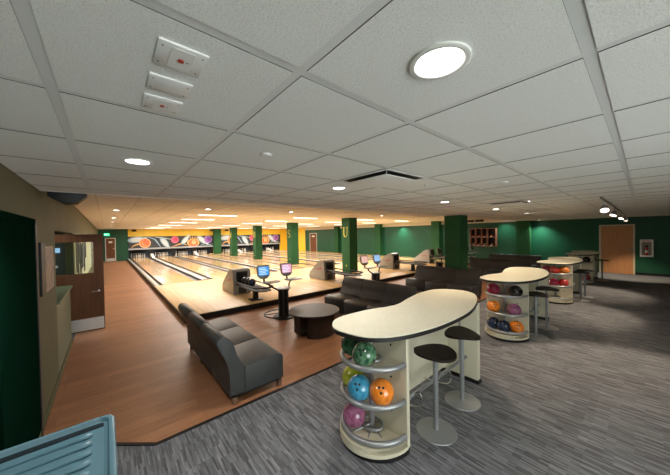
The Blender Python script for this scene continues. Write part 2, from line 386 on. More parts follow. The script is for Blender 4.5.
# ------------------------------------------------------------------ raised approach and lanes
b = MB()
b.box((AX0, AY0, 0.009), (15.9, AY1, AZ), M['approach'], bevel=0.004)
b.box((AX0-0.012, AY0-0.012, 0.009), (15.9, AY0, AZ-0.012), M['blackwood']); b.box((AX0-0.012, AY0, 0.009), (AX0, YE-0.1, AZ-0.012), M['blackwood'])
b.box((15.9, AY0, 0.009), (XR-0.001, YE, AZ), M['lane'])
b.box((8.13, AY1, -0.05), (8.85, YE+1.3, AZ-0.002), M['lane']); b.box((15.56, AY1, -0.05), (15.9, YE+1.3, AZ-0.002), M['lane'])
struct(b, 'floor.002')
bays = [1.30, 8.85]
LN = ['leftmost', 'second', 'third', 'fourth', 'fifth', 'sixth', 'seventh', 'rightmost']
def gutter(x, parent, w_=0.235):
    g = MB(); pr = [(-w_/2, 0.0), (-w_/2+0.012, 0.0)] + [(-(w_/2-0.012)*cos(a), -0.075*sin(a)) for a in [pi*k/8 for k in range(1, 8)]] + [(w_/2-0.012, 0.0), (w_/2, 0.0)]
    pr += [(w_/2, -0.09), (-w_/2, -0.09)]
    g.prism([(x+p, AZ-0.003+z) for p, z in pr], AY1, YE-0.05, M['gutter'], axis='Y', smooth=False)
    return g.build('gutter', parent)
lane_x = []
for bx in bays:
    for pair in range(2):
        x = bx+pair*3.42
        lane_x.append((x+0.25, x)); lane_x.append((x+0.25+1.06+0.71, x))
PX0 = [1.30, 4.72, 8.85, 12.27]
for i in range(8):
    lx = lane_x[i][0]
    b = MB(); b.box((lx, AY1+0.004, 0.0), (lx+1.06, YE+1.25, AZ), M['lane'])
    # arrows and foul dots
    for k in range(7):
        cx = lx+0.53+(k-3)*0.135; cy = AY1+4.6-abs(k-3)*0.28
        b.prism([(cx-0.02, cy), (cx+0.02, cy), (cx, cy+0.16)], AZ, AZ+0.0012, M['doorwood'])
    o = b.build('bowling_lane'); tag(o, '%s polished maple bowling lane counted from the left wall' % (['first', 'second', 'third', 'fourth', 'fifth', 'sixth', 'seventh', 'eighth'][i]), 'bowling lane')
    gutter(lx-0.122 if i else lx-0.065, o, 0.235 if i else 0.12); gutter(lx+1.06+0.122, o)
    b = MB(); b.box((lx-0.24 if i else lx-0.12, AY1-0.012, AZ), (lx+1.31, AY1+0.012, AZ+0.0025), M['blackwood']); b.build('foul_line', o)
# cappings
for k, (x0, x1, zt, lab) in enumerate([(1.29, 1.41, 0.155, 'pale grey capping strip along the left edge of the leftmost lane')] +
        [(PX0[p]+1.56, PX0[p]+1.77, 0.185, 'raised pale grey ball return capping between the %s lanes' % t) for p, t in enumerate(['first and second', 'third and fourth', 'fifth and sixth', 'seventh and eighth'])] +
        [(4.63, 4.71, 0.16, 'narrow grey divider between the second and third lanes'), (12.18, 12.26, 0.16, 'narrow grey divider between the sixth and seventh lanes')]):
    b = MB(); lo = 0.0095
    b.box((x0, AY1+(0.01 if k else 0.01), lo), (x1, YE-0.06, zt), M['cap'], bevel=0.008)
    b.box((x0-0.012, AY1+0.01, lo), (x0-0.001, YE-0.06, zt-0.008), M['blackwood']); b.box((x1+0.001, AY1+0.01, lo), (x1+0.012, YE-0.06, zt-0.008), M['blackwood'])
    o = b.build('lane_capping'); tag(o, lab, 'lane capping')
    if 1 <= k <= 4:
        c = MB(); c.prism([(YE-1.4, zt), (YE-0.1, zt), (YE-0.1, zt+0.30), (YE-0.35, zt+0.28)], x0+0.0, x1-0.0, M['white'], axis='X'); c.build('end_cover', o)

# masking units with their art
def disc(b, cx, cz, r, y, m, n=26, rz=None, tilt=0):
    rz = rz or r; v = []
    for k in range(n):
        a = 2*pi*k/n; dx = r*cos(a); dz = rz*sin(a)
        v.append((cx+dx*cos(tilt)-dz*sin(tilt), y, cz+dx*sin(tilt)+dz*cos(tilt)))
    b.quad(v, m)
A = {n: mat('mask_'+n, c, 0.5) for n, c in dict(bg=(0.025, 0.028, 0.033), white=(0.55, 0.60, 0.62), ice=(0.24, 0.40, 0.50), orange=(0.70, 0.14, 0.05), peach=(0.80, 0.40, 0.18), pink=(0.62, 0.05, 0.13),
     rose=(0.75, 0.20, 0.28), purple=(0.20, 0.06, 0.30), lilac=(0.48, 0.28, 0.62), gold=(0.75, 0.42, 0.12), grey=(0.32, 0.33, 0.34)).items()}
def ribbon(b, pts, wd, y, m):
    P_ = smooth_curve(pts, 8, closed=False)
    for k in range(len(P_)-1):
        p = Vector(P_[k]); q = Vector(P_[k+1]); d = (q-p)
        if d.length < 1e-6: continue
        d.normalize(); n = Vector((-d.y, d.x)); w0 = wd*(1-0.8*abs(2*k/(len(P_)-1)-1))+0.004; w1 = wd*(1-0.8*abs(2*(k+1)/(len(P_)-1)-1))+0.004
        b.quad([(p.x+n.x*w0, y, p.y+n.y*w0), (q.x+n.x*w1, y, q.y+n.y*w1), (q.x-n.x*w1, y, q.y-n.y*w1), (p.x-n.x*w0, y, p.y-n.y*w0)], m)
for k, (x0, x1) in enumerate([(1.36, 8.17), (8.80, 15.70)]):
    root = empty('masking_unit', (x0, YE-0.06, AZ)); tag(root, ['wide masking panel with glowing balls and comets over the four left lanes', 'wide masking panel with glowing balls and comets over the four right lanes'][k], 'masking unit')
    W_ = x1-x0; z0, z1 = 0.95-AZ, 2.0-AZ
    b = MB(); b.box((0, -0.03, z0), (W_, 0.05, z1), A['bg'])
    y = -0.0315
    def ball(cx, cz, r, cols):
        global _y
        for j, c in enumerate(cols):
            disc(b, cx+j*0.03*r, cz+j*0.03*r, r*(1-0.2*j if j else 1), y-0.0016*(j+4), A[c])
    def pin(cx, cz, ang, s):
        for j, (c, f) in enumerate((('ice', 1.0), ('white', 0.72))):
            disc(b, cx, cz, 0.44*s*f, y-0.0016*(j+2), A[c], rz=0.19*s*f, tilt=ang)
            disc(b, cx+0.42*s*cos(ang), cz+0.42*s*sin(ang), 0.16*s*f, y-0.0016*(j+2)-0.0004, A[c], rz=0.10*s*f, tilt=ang)
    zc = (z0+z1)/2
    pin(0.55, zc+0.26, 0.12, 1.35); ribbon(b, [(0.2, zc-0.42), (0.5, zc-0.18), (1.0, zc-0.1), (1.3, zc-0.3)], 0.05, y-0.002, A['gold'])
    ball(1.15, zc-0.05, 0.42, ['peach', 'orange', 'gold']); disc(b, 1.22, zc, 0.24, y-0.012, A['orange'])
    ribbon(b, [(1.2, zc+0.48), (1.8, zc+0.3), (2.1, zc-0.1), (2.3, zc-0.45)], 0.05, y-0.002, A['ice'])
    pin(2.6, zc-0.02, -1.0, 1.25); ribbon(b, [(1.9, zc+0.45), (2.3, zc+0.4), (2.8, zc+0.3), (3.3, zc+0.2)], 0.04, y-0.003, A['white'])
    ball(3.42, zc+0.18, 0.31, ['rose', 'pink', 'rose']); disc(b, 3.47, zc+0.22, 0.17, y-0.012, A['pink'])
    ribbon(b, [(3.2, zc-0.45), (3.6, zc-0.3), (4.0, zc-0.2), (4.4, zc-0.35)], 0.05, y-0.003, A['gold'])
    pin(4.25, zc+0.12, 0.9, 1.1)
    disc(b, 4.95, zc-0.14, 0.54, y-0.005, A['gold'], rz=0.385); disc(b, 4.95, zc-0.16, 0.42, y-0.0075, A['orange'], rz=0.34); disc(b, 5.0, zc-0.1, 0.2, y-0.009, A['peach'])
    for q in range(5): ribbon(b, [(4.8+q*0.12, zc+0.15), (4.7+q*0.2, zc+0.35), (4.6+q*0.28, zc+0.5)], 0.03, y-0.004, A['gold'])
    pin(5.75, zc+0.1, -0.7, 1.3)
    ball(6.28, zc+0.14, 0.37, ['lilac', 'purple', 'lilac']); disc(b, 6.34, zc+0.18, 0.2, y-0.012, A['purple'])
    ribbon(b, [(5.6, zc-0.4), (6.0, zc-0.28), (6.4, zc-0.38), (6.7, zc-0.3)], 0.06, y-0.003, A['ice'])
    b.build('masking_panel', root, recalc=False)
    b = MB(); b.prism([(-0.14, z0-0.06), (-0.05, z0+0.06), (0.05, z0+0.06), (0.05, z0-0.10)], 0, W_, A['grey'], axis='X'); b.build('lower_valance', root)
    for j in range(3):
        xx = [1.06+0.25+0.355-0.0, 3.42-0.06, 3.42+1.06+0.25+0.355][j] - (0.06 if k == 0 else -0.05)
        b = MB(); b.box((xx-0.17 if j != 1 else xx-0.10, 0.0, -0.12), (xx+0.17 if j != 1 else xx+0.10, 0.6, z0-0.02), M['black']); o = b.build('kickback'); o.location = (x0, YE-0.06, AZ); tag(o, 'black divider between the pin decks %s' % [['of the first and second lanes', 'of the second and third lanes', 'of the third and fourth lanes'], ['of the fifth and sixth lanes', 'of the sixth and seventh lanes', 'of the seventh and eighth lanes']][k][j], 'divider')

# bowling pins
pm = MB(); pm.lathe([(1e-5, 0), (0.026, 0), (0.045, 0.06), (0.060, 0.115), (0.055, 0.17), (0.035, 0.22), (0.023, 0.255), (0.024, 0.285), (0.032, 0.33), (0.028, 0.36), (0.012, 0.378), (1e-5, 0.381)], (0, 0, 0), mat('pin_white', (0.75, 0.73, 0.68), 0.3), n=12)
pm.lathe([(0.0242, 0.258), (0.0250, 0.262), (0.0250, 0.270), (0.0242, 0.276)], (0, 0, 0), M['red'], n=12)
pin0 = pm.build('bowling_pin'); first = True
for i in range(8):
    cx = lane_x[i][0]+0.53
    for row in range(4):
        for q in range(row+1):
            o = pin0 if first else pin0.copy()
            if not first: COL.objects.link(o)
            first = False
            o.location = (cx+(q-row/2)*0.305, YE+0.16+row*0.264, AZ)
            tag(o, 'white bowling pin standing in the pin rack of the %s lane from the left' % ['first', 'second', 'third', 'fourth', 'fifth', 'sixth', 'seventh', 'eighth'][i], 'bowling pin', 'pins of the %s lane' % ['first', 'second', 'third', 'fourth', 'fifth', 'sixth', 'seventh', 'eighth'][i])

# ------------------------------------------------------------------ columns
def letter_strokes(ch):
    """list of polylines (u right, v up, half-widths) in a 0..1 box"""
    t, h = 0.075, 0.028
    if ch == 'U':
        return [([(0.18, 1), (0.18, 0.33), (0.26, 0.1), (0.5, 0.03), (0.72, 0.1), (0.82, 0.33), (0.82, 1)], [t, t, t, h*1.3, h, h, h]), ([(0.02, 1), (0.34, 1)], [h, h]), ([(0.68, 1), (0.97, 1)], [h, h])]
    if ch == 'N':
        return [([(0.18, 0), (0.18, 1)], [h, h]), ([(0.18, 1), (0.82, 0)], [t, t]), ([(0.82, 0), (0.82, 1)], [h, h]), ([(0.02, 0), (0.34, 0)], [h, h]), ([(0.02, 1), (0.22, 1)], [h, h]), ([(0.68, 1), (0.98, 1)], [h, h])]
    if ch == 'D':
        return [([(0.2, 0), (0.2, 1)], [t, t]), ([(0.05, 1), (0.5, 1), (0.78, 0.85), (0.9, 0.5), (0.78, 0.15), (0.5, 0), (0.05, 0)], [h, h, t*.8, t, t*.8, h, h])]
    if ch == 'S':
        return [(smooth_curve([(0.82, 0.72), (0.78, 0.9), (0.5, 1.0), (0.22, 0.88), (0.2, 0.68), (0.5, 0.5), (0.8, 0.32), (0.78, 0.1), (0.5, 0.0), (0.2, 0.1), (0.16, 0.28)], 5, False), None)]
def letter(ch, x, yc, z0, w_, h_, parent):
    b = MB()
    for j, (pts, ws) in enumerate(letter_strokes(ch)):
        if ws is None: n = len(pts); ws = [0.03+0.05*sin(pi*k/(n-1)) for k in range(n)]
        for k in range(len(pts)-1):
            p = Vector((pts[k][0]*w_, pts[k][1]*h_)); q = Vector((pts[k+1][0]*w_, pts[k+1][1]*h_)); d = (q-p).normalized(); n = Vector((-d.y, d.x))
            a, c = ws[k]*w_, ws[k+1]*w_; e = d*0.008
            v = [p+n*a-e, q+n*c+e, q-n*c+e, p-n*a-e]
            b.prism([(yc+w_/2-p_.x, z0+p_.y) for p_ in v], x-0.008-0.0004*j, x-0.0005, M['letter'], axis='X')
    return b.build('letter_'+ch.lower(), parent)
cols = [(3.95, None), (8.90, 'U'), (13.86, 'S'), (18.8, 'D'), (23.75, 'N')]
labs = ['dark green square column by the sofas, nearest of all and without a letter', 'green square column with a gold letter U', 'green square column with a gold letter S', 'green square column with a gold letter D, partly seen past the S column', 'green square column with a gold letter N, farthest with a letter']
for (yc, ch), lb in zip(cols, labs):
    z0 = 0.009 if yc < 6 else AZ+0.001; zt = HC-0.002 if yc < 4 else HL-0.002
    root = empty('column', (8.53, yc, z0)); tag(root, lb, 'column')
    b = MB(); b.box((-0.25, -0.26, 0), (0.25, 0.26, (HC if yc < 4.2 else HL)-0.003-z0), M['colgreen'], bevel=0.006, seg=1)
    if 4.2 > yc: pass
    b.build('shaft', root)
    if ch:
        letter(ch, -0.25, 0.0, 1.76-z0, 0.34, 0.44, root)
        b = MB(); b.box((-0.2535, -0.03, 0.27), (-0.2505, 0.0, 0.35), M['letter']); b.build('number_plate', root)
root = empty('column', (8.42, 28.0, AZ+0.001)); tag(root, 'green square column at the pit wall between the two masking panels', 'column')
b = MB(); b.box((-0.33, -0.2, 0), (0.33, 0.2, HL-0.004-AZ), M['colgreen'], bevel=0.006, seg=1); b.build('shaft', root)

# ------------------------------------------------------------------ doors, signs, wall things
def door_unit(name, n, loc, rz, wd, ht, mt, handle_side, frame=M['frame'], plate=False, paper=False):
    """door in wall plane local X, facing -Y"""
    root = empty(name, loc, rz); root['kind'] = 'structure'
    f = MB(); fw = 0.06
    f.box((-fw, -0.03, 0), (0, 0.01, ht+fw), frame); f.box((wd, -0.03, 0), (wd+fw, 0.01, ht+fw), frame); f.box((0, -0.03, ht), (wd, 0.01, ht+fw), frame); f.build('door_frame', root)
    d = MB(); d.box((0.004, -0.02, 0.005), (wd-0.004, 0.005, ht-0.004), mt, bevel=0.002, seg=1); leaf = d.build('door_leaf', root)
    hx = 0.07 if handle_side < 0 else wd-0.07
    h = MB(); h.cyl((hx, -0.02, 1.04), 0.026, -0.012, 0, M['chrome'], 12, 'Y'); h.tube([(hx, -0.03, 1.04), (hx, -0.06, 1.04), (hx+0.1*(1 if handle_side < 0 else -1), -0.062, 1.04)], 0.009, M['chrome'], 8); h.build('door_handle', leaf)
    if plate: k = MB(); k.box((0.03, -0.0235, 0.02), (wd-0.03, -0.021, 0.25), M['kick']); k.build('kick_plate', leaf)
    if paper: k = MB(); k.box((wd*0.3, -0.0235, 1.5), (wd*0.72, -0.021, 1.64), M['white']); k.build('notice', leaf)
    return root
door_unit('door_1', 1, (XR-0.001, 1.25, 0.0005), -pi/2, 0.94, 2.04, M['doorlight'], 1)
door_unit('door_2', 2, (-0.06, YE-0.001, 0.0085), 0, 0.55, 1.86, M['doorwood'], 1, plate=True, paper=True, frame=mat('silver_frame', (0.55, 0.55, 0.5), 0.4))
door_unit('door_3', 3, (XR-0.001, 23.45, AZ+0.001), -pi/2, 1.15, 1.85, M['doorwood'], 1, paper=True, frame=mat('silver_frame', (0.55, 0.55, 0.5), 0.4))
# dark green door in left wall, near
root = empty('door_4', (XL+0.001, 3.75, 0.001)); root['kind'] = 'structure'
b = MB(); b.box((0, -1.16, 0.12), (0.02, -0.06, 2.05), M['dkgreen']); b.build('door_leaf', root)
b = MB(); b.box((0, -0.06, 0.0), (0.028, 0.0, 2.10), M['black']); b.box((0, -1.16, 2.05), (0.028, -0.06, 2.10), M['dkgreen']); b.box((0, -1.22, 0), (0.028, -1.16, 2.10), M['dkgreen']); b.build('door_frame', root)
b = MB(); b.box((0, -1.16, 0.0), (0.022, -0.06, 0.119), M['wall_olive']); b.build('threshold', root)

# open brown door in the left wall opening
root = empty('door_5', (-1.0, 7.48, 0.0)); root['kind'] = 'structure'
DX = 0.935
lf = MB()
lf.box((0, -0.022, 0.008), (DX, 0.022, 1.20), M['doorwood']); lf.box((0, -0.022, 1.84), (DX, 0.022, 2.0), M['doorwood'])
lf.box((0, -0.022, 1.20), (0.16, 0.022, 1.84), M['doorwood']); lf.box((0.78, -0.022, 1.20), (DX, 0.022, 1.84), M['doorwood'])
lf = lf.build('door_leaf', root)
g = MB(); g.box((0.155, -0.004, 1.195), (0.785, 0.004, 1.845), M['glass']); g.build('window_glass', root)
k = MB(); k.box((0.03, -0.026, 0.03), (DX-0.015, -0.0225, 0.27), M['kick']); k.build('kick_plate', lf)
h = MB(); h.cyl((0.85, -0.024, 0.82), 0.024, -0.01, 0, M['chrome'], 12, 'Y'); h.tube([(0.85, -0.03, 0.82), (0.85, -0.065, 0.82), (0.74, -0.068, 0.815)], 0.01, M['chrome'], 8); h.build('door_handle', lf)
# added stand-ins for the unclear pattern in its pane
random.seed(3)
root = empty('pane_standin_board', (XL+0.001, 7.75, 0)); tag(root, 'pale stand-in board with dark strips for the pattern in the open door pane', 'rack')
palegreen = mat('pale_green_standin', (0.62, 0.68, 0.50), 0.5)
b = MB(); b.box((0, 0, 0.75), (0.012, 7.5, 1.98), palegreen); b.build('back_board', root)
yy = 0.25
for k in range(9):
    wd = 0.16+0.05*k; zt = 1.9-0.12*random.random(); zb = 0.9+0.5*random.random()
    b = MB(); b.box((0.013, yy, zb), (0.03, yy+wd*0.55, zt), M['black'] if k % 3 else M['scr_off'], bevel=0.004); b.build('hanging_strip', root)
    yy += wd*1.15
root = empty('equipment_cabinet', (-1.24, 8.1, 0.001)); tag(root, 'dark equipment cabinet with small screens behind the open brown door pane', 'cabinet')
b = MB(); b.box((0, 0, 0), (0.56, 0.4, 2.0), M['backwood'], bevel=0.01); b.build('body', root)
for k, (x, z, w_, h_) in enumerate([(0.28, 1.62, 0.2, 0.10), (0.08, 1.66, 0.14, 0.05), (0.2, 1.3, 0.24, 0.05)]):
    b = MB(); b.box((x, -0.01, z), (x+w_, -0.001, z+h_), [M['scr_pale'], M['scr_off'], M['white']][k]); b.build('screen', root)
lamp('side_room_light', 'AREA', (-1.4, 7.0, 2.33), 10, (0.92, 1.0, 0.9), size=0.4)

# framed poster on left wall
root = empty('poster_frame', (XL+0.001, 4.0, 1.33)); tag(root, 'framed mottled poster with a black side strip on the olive left wall', 'poster')
b = MB(); b.box((0, -0.01, 0), (0.02, 0.22, 0.55), M['black']); b.box((0.0, 0.22, 0), (0.012, 0.84, 0.50), M['frame']); b.build('frame', root)
b = MB(); b.box((0.0125, 0.25, 0.01), (0.015, 0.82, 0.49), M['poster']); b.build('print', root)

# exit sign
root = empty('exit_sign', (-0.17, YE-0.10, 2.10)); tag(root, 'lit green exit sign above the far left door', 'exit sign')
b = MB(); b.box((0, 0, 0), (0.34, 0.09, 0.20), M['exit'], bevel=0.006); b.build('housing', root)
b = MB()
def seg(x0, z0, x1, z1): strip_pts.append((x0, z0, x1, z1))
strip_pts = []
lx = 0.045
for s_ in [(0,0,0,1),(0,0,1,0),(0,.5,.8,.5),(0,1,1,1)]: strip_pts.append((lx+s_[0]*.045, .05+s_[1]*.1, lx+s_[2]*.045, .05+s_[3]*.1))
for s_ in [(0,0,1,1),(0,1,1,0)]: strip_pts.append((lx+.07+s_[0]*.045, .05+s_[1]*.1, lx+.07+s_[2]*.045, .05+s_[3]*.1))
for s_ in [(0,0,0,1)]: strip_pts.append((lx+.145, .05, lx+.145, .15))
for s_ in [(0,1,1,1),(.5,0,.5,1)]: strip_pts.append((lx+.175+s_[0]*.06, .05+s_[1]*.1, lx+.175+s_[2]*.06, .05+s_[3]*.1))
for x0, z0, x1, z1 in strip_pts: b.tube([(x0, -0.002, z0), (x1, -0.002, z1)], 0.007, M['exitw'], 6)
b.build('lettering', root)

# fire extinguisher cabinet on the right wall
root = empty('extinguisher_cabinet', (XR-0.001, 0.12, 0.76)); tag(root, 'white framed wall cabinet holding a red fire extinguisher right of the oak door', 'fire extinguisher cabinet')
b = MB()
b.box((-0.06, -0.36, 0), (0, -0.31, 0.70), M['white']); b.box((-0.06, -0.05, 0), (0, 0, 0.70), M['white']); b.box((-0.06, -0.31, 0), (0, -0.05, 0.06), M['white']); b.box((-0.06, -0.31, 0.60), (0, -0.05, 0.70), M['white'])
b.box((-0.012, -0.31, 0.06), (0, -0.05, 0.60), mat('cabinet_back', (0.30, 0.27, 0.22), 0.5)); b.build('case', root)
b = MB()
for k in range(4): b.box((-0.0625, -0.28+k*0.055, 0.635), (-0.0605, -0.245+k*0.055, 0.665), M['red'])
b.build('red_marking', root)
o = empty('fire_extinguisher', (XR-0.105+0.045, -0.06, 0.825)); tag(o, 'small red fire extinguisher inside the white wall cabinet', 'fire extinguisher')
b = MB(); b.lathe([(1e-5, 0), (0.04, 0), (0.043, 0.01), (0.043, 0.27), (0.03, 0.31), (0.014, 0.325), (0.014, 0.34), (1e-5, 0.34)], (0, 0, 0), M['red'], 20); b.build('cylinder', o)
b = MB(); b.box((-0.012, -0.045, 0.34), (0.012, 0.03, 0.40), M['black'], bevel=0.005); b.tube([(0, 0.03, 0.36), (0, 0.06, 0.30), (0, 0.055, 0.12)], 0.008, M['black'], 8); b.build('valve_and_hose', o)
b = MB(); b.lathe([(0.0435, 0.10), (0.0438, 0.105), (0.0438, 0.2), (0.0435, 0.205)], (0, 0, 0), M['white'], 20); b.build('instruction_band', o)

# shoe cubby on right wall
root = empty('shoe_cubby', (XR-0.001, 6.72, 1.06)); tag(root, 'reddish wooden shoe cubby hung on the green right wall', 'shelf')
b = MB(); b.box((-0.02, -1.36, 0), (0, 0, 1.02), M['black'])
for z in (0, 0.5, 1.0): b.box((-0.28, -1.36, z), (-0.021, 0, z+0.025), M['rackwood'])
for y in (0, -0.30, -0.62, -0.92, -1.36): b.box((-0.28, y-0.0, 0.026), (-0.021, y+0.025, 0.999), M['rackwood'])
b.build('cubby_frame', root)
random.seed(5)
SHC = [('red', (0.30, 0.04, 0.02)), ('tan', (0.45, 0.25, 0.15)), ('salmon', (0.50, 0.16, 0.10)), ('pale', (0.5, 0.42, 0.35))]
places = ['top left', 'second from left on the top', 'third from left on the top', 'top right', 'bottom left', 'second from left on the bottom', 'third from left on the bottom', 'bottom right']
for r_ in range(2):
    for c_, (y0, y1) in enumerate([(-0.30, 0), (-0.62, -0.30), (-0.92, -0.62), (-1.36, -0.92)]):
        cn, cc = SHC[(r_*3+c_*2) % 4]
        o = empty('bowling_shoe', (XR-0.15, 6.72+(y0+y1)/2+0.03, 1.06+(0.526 if r_ == 0 else 0.0255))); tag(o, '%s bowling shoe in the %s cubby' % (cn, places[r_*4+c_]), 'shoe')
        b = MB(); b.box((-0.12, -0.045, 0), (0.12, 0.045, 0.02), M['white'], bevel=0.005); b.build('sole', o)
        b = MB(); b.prism([(-0.115, 0.021), (0.115, 0.021), (0.115, 0.13), (0.03, 0.13), (-0.05, 0.07), (-0.115, 0.05)], -0.04, 0.04, mat('shoe_'+cn, cc, 0.5), axis='Y', bevel=0.008); b.build('upper', o)

# black grilles high on right wall
for k, (y0, y1) in enumerate([(6.60, 7.04), (6.07, 6.55)]):
    b = MB(); b.box((XR-0.02, y0, 2.47), (XR-0.001, y1, 2.60), M['black'], bevel=0.003)
    for q in range(4): b.box((XR-0.026, y0+0.02, 2.485+q*0.028), (XR-0.02, y1-0.02, 2.492+q*0.028), M['lines'])
    tag(b.build('air_grille'), 'black rectangular air grille high on right wall, %s of the pair' % ['left', 'right'][k], 'air grille')

# ------------------------------------------------------------------ ceiling items
def downlight(loc, r, label, power, z, color=NEUT, group='round downlights', cone=None):
    root = empty('downlight', (loc[0], loc[1], z)); tag(root, label, 'ceiling light', group)
    b = MB(); b.lathe([(r, 0.0), (r, -0.006), (r-0.004, -0.008), (r-0.016, -0.007), (r-0.022, -0.001)], (0, 0, 0), M['chrome' if r > 0.09 else 'white'], 32); b.build('trim_ring', root)
    b = MB(); b.lathe([(1e-5, -0.0025), (r-0.021, -0.0025)], (0, 0, 0), M['lampglow'], 32); b.build('lens', root, recalc=False)
    if power: lamp('downlight_beam', 'SPOT', (0, 0, -0.02), power, color, parent=root, size=r*0.8, spot=cone or 128, blend=0.8)
    return root
DLAB = {0: 'large bright round downlight nearest the camera overhead', 1: 'round downlight in the low ceiling near the left wall', 2: 'round downlight in the low ceiling above the coffee table side of the first bar table',
        3: 'round downlight in the low ceiling over the gap between first and second bar tables', 4: 'small round downlight in the low ceiling beyond the second bar table', 5: 'small round downlight in the low ceiling close to the square return grille', 6: 'small round downlight in the low ceiling above the third bar table'}
DL = [((0.777, 0.405), 0.088), ((0.17, 2.235), 0.085), ((1.99, 2.235), 0.085), ((4.42, 2.235), 0.085), ((6.92, 2.26), 0.085), ((5.67, 1.37), 0.08), ((9.4, 2.25), 0.085)]
for k, (l, r) in enumerate(DL): downlight(l, r, DLAB[k], DOWN_W*(0.9, 1.0, 1.0, 1.7, 1.6, 0.8, 1.3)[k], HC, NEUT if k < 3 else (1.0, 0.80, 0.58), group=None)
for k, l in enumerate([(-0.0+0.2, 9.0), (0.2, 12.4), (0.2, 15.7), (0.2, 19.2), (0.2, 22.6)]):
    downlight(l, 0.085, 'round downlight over the left walkway, %s of the row from the camera' % ['first', 'second', 'third', 'fourth', 'fifth'][k], CAN_W, HL, WARM, group=None)
for k, l in enumerate([(2.07, 7.59), (4.47, 7.33), (8.6, 7.03)]):
    downlight(l, 0.085, 'round downlight in lane ceiling above the approach, %s' % ['leftmost of three', 'middle of three', 'rightmost of three by the U column'][k], CAN_W, HL, WARM, group=None)
for k, l in enumerate([(16.2, 3.4), (16.2, 11.6), (16.2, 7.9), (16.2, 4.95)]):
    downlight(l, 0.085, 'wall washing downlight close to the right wall, %s' % ['right of the near pilaster', 'between the far pilasters', 'near the black air grilles', 'right of the shoe cubby'][k], [130, 150, 25, 60][k], HC if l[1] < 4 else HL, (0.85, 1, 0.92), group=None, cone=120)
# strip fixtures over lanes
xs = [(2.33, 3.62), (6.05, 7.25), (9.85, 11.1), (13.1, 14.4)]; ys = [6.5, 9.7, 12.35, 15.3, 18.9, 22.6, 26.0]
for i, (x0, x1) in enumerate(xs):
    for j, y in enumerate(ys):
        root = empty('strip_light', ((x0+x1)/2, y, HL)); tag(root, 'long strip light over the %s lane pair, %s row from the camera' % (['first', 'second', 'third', 'fourth'][i], ['first', 'second', 'third', 'fourth', 'fifth', 'sixth', 'seventh'][j]), 'strip light')
        h_ = (x1-x0)/2
        b = MB(); b.box((-h_, -0.09, -0.006), (h_, 0.09, -0.0005), M['white']); b.build('housing', root)
        b = MB(); b.box((-h_+0.02, -0.07, -0.012), (h_-0.02, 0.07, -0.0065), M['stripglow'] if j else M['plate'], bevel=0.002); b.build('diffuser', root)
        if j: lamp('strip_beam', 'AREA', (0, 0, -0.02), STRIP_W*(1.0 if j == 1 else 1.6 if j == 6 else 1), WARM, parent=root, size=h_*2-0.1, sy=0.12)
# three ceiling plates
for k, (y0, y1) in enumerate([(0.81, 0.935), (1.0, 1.105), (1.155, 1.275)]):
    root = empty('ceiling_plate', (0.112, y0, HC)); tag(root, ['white ceiling plate with red mark, largest and nearest of the three', 'blank white ceiling plate between the two with red marks', 'white ceiling plate with red mark, farthest of the three'][k], 'ceiling plate')
    h_ = y1-y0
    b = MB(); b.box((0, 0, -0.007), (0.122, h_, -0.0005), M['plate'], bevel=0.002); b.build('cover', root)
    if k != 1:
        b = MB(); b.box((0.032, 0.012, -0.0088), (0.092, h_-0.012, -0.0073), M['plate'], bevel=0.001, seg=1); s_ = b.build('inset', root)
        b = MB(); b.lathe([(1e-5, -0.012), (0.008, -0.0115), (0.008, -0.009)], (0.062, h_/2, 0), M['led'], 12); b.cyl((0.078, h_/2, 0), 0.002, -0.0105, -0.009, M['black'], 8); b.build('indicator', s_)
    for x in (0.012, 0.11):
        for y in (0.02, h_-0.02): b = MB(); b.cyl((x, y, 0), 0.003, -0.0085, -0.0072, M['steel'], 8); b.build('screw', root)
# diffusers
def diffuser(cx, cy, label):
    root = empty('air_diffuser', (cx, cy, HC)); tag(root, label, 'air diffuser')
    b = MB(); h_ = 0.285
    for r0, z in ((h_, -0.003), ):
        b.box((-h_, -h_, -0.0035), (h_, h_, -0.0012), M['black'])
    b.build('slot_backing', root)
    b = MB(); b.box((-0.235, -0.235, -0.032), (0.235, 0.235, -0.024), M['plate'], bevel=0.002); b.build('centre_panel', root)
    b = MB()
    for s_ in (-1, 1):
        b.box((s_*h_-0.012, -h_, -0.008), (s_*h_+0.012, h_, -0.0015), M['tee']); b.box((-h_, s_*h_-0.012, -0.008), (h_, s_*h_+0.012, -0.0015), M['tee'])
    b.tube([(0.23, 0.23, -0.028), (0.28, 0.28, -0.004)], 0.004, M['tee'], 6); b.tube([(-0.23, 0.23, -0.028), (-0.28, 0.28, -0.004)], 0.004, M['tee'], 6); b.tube([(-0.23, -0.23, -0.028), (-0.28, -0.28, -0.004)], 0.004, M['tee'], 6); b.build('frame', root)
diffuser(-0.1316+3.5*0.6096, 0.1032+2.5*0.6096, 'square plaque air diffuser with black slots in the low ceiling over the first bar table')
diffuser(-0.1316+9.5*0.6096, 0.1032+2.5*0.6096, 'square air diffuser in low ceiling farther right over the second bar table')
def sprinkler(x, y, z, r, label, cat='sprinkler', nm='sprinkler_cover'):
    b = MB(); b.lathe([(1e-5, -0.016), (r*0.8, -0.016), (r, -0.010), (r, -0.004), (r*1.15, -0.003), (r*1.15, -0.001)], (0, 0, 0), M['plate'], 20); o = b.build(nm); o.location = (x, y, z); tag(o, label, cat)
sprinkler(0.78, 1.565, HC, 0.036, 'tiny round white sprinkler cover in the low ceiling left of the first diffuser')
sprinkler(2.62, 1.53, HC, 0.022, 'tiny round white sprinkler cover just right of the first diffuser')
sprinkler(3.19, 1.03, HC, 0.10, 'flat round white speaker cover in low ceiling above the second bar table', 'ceiling speaker', 'ceiling_speaker')

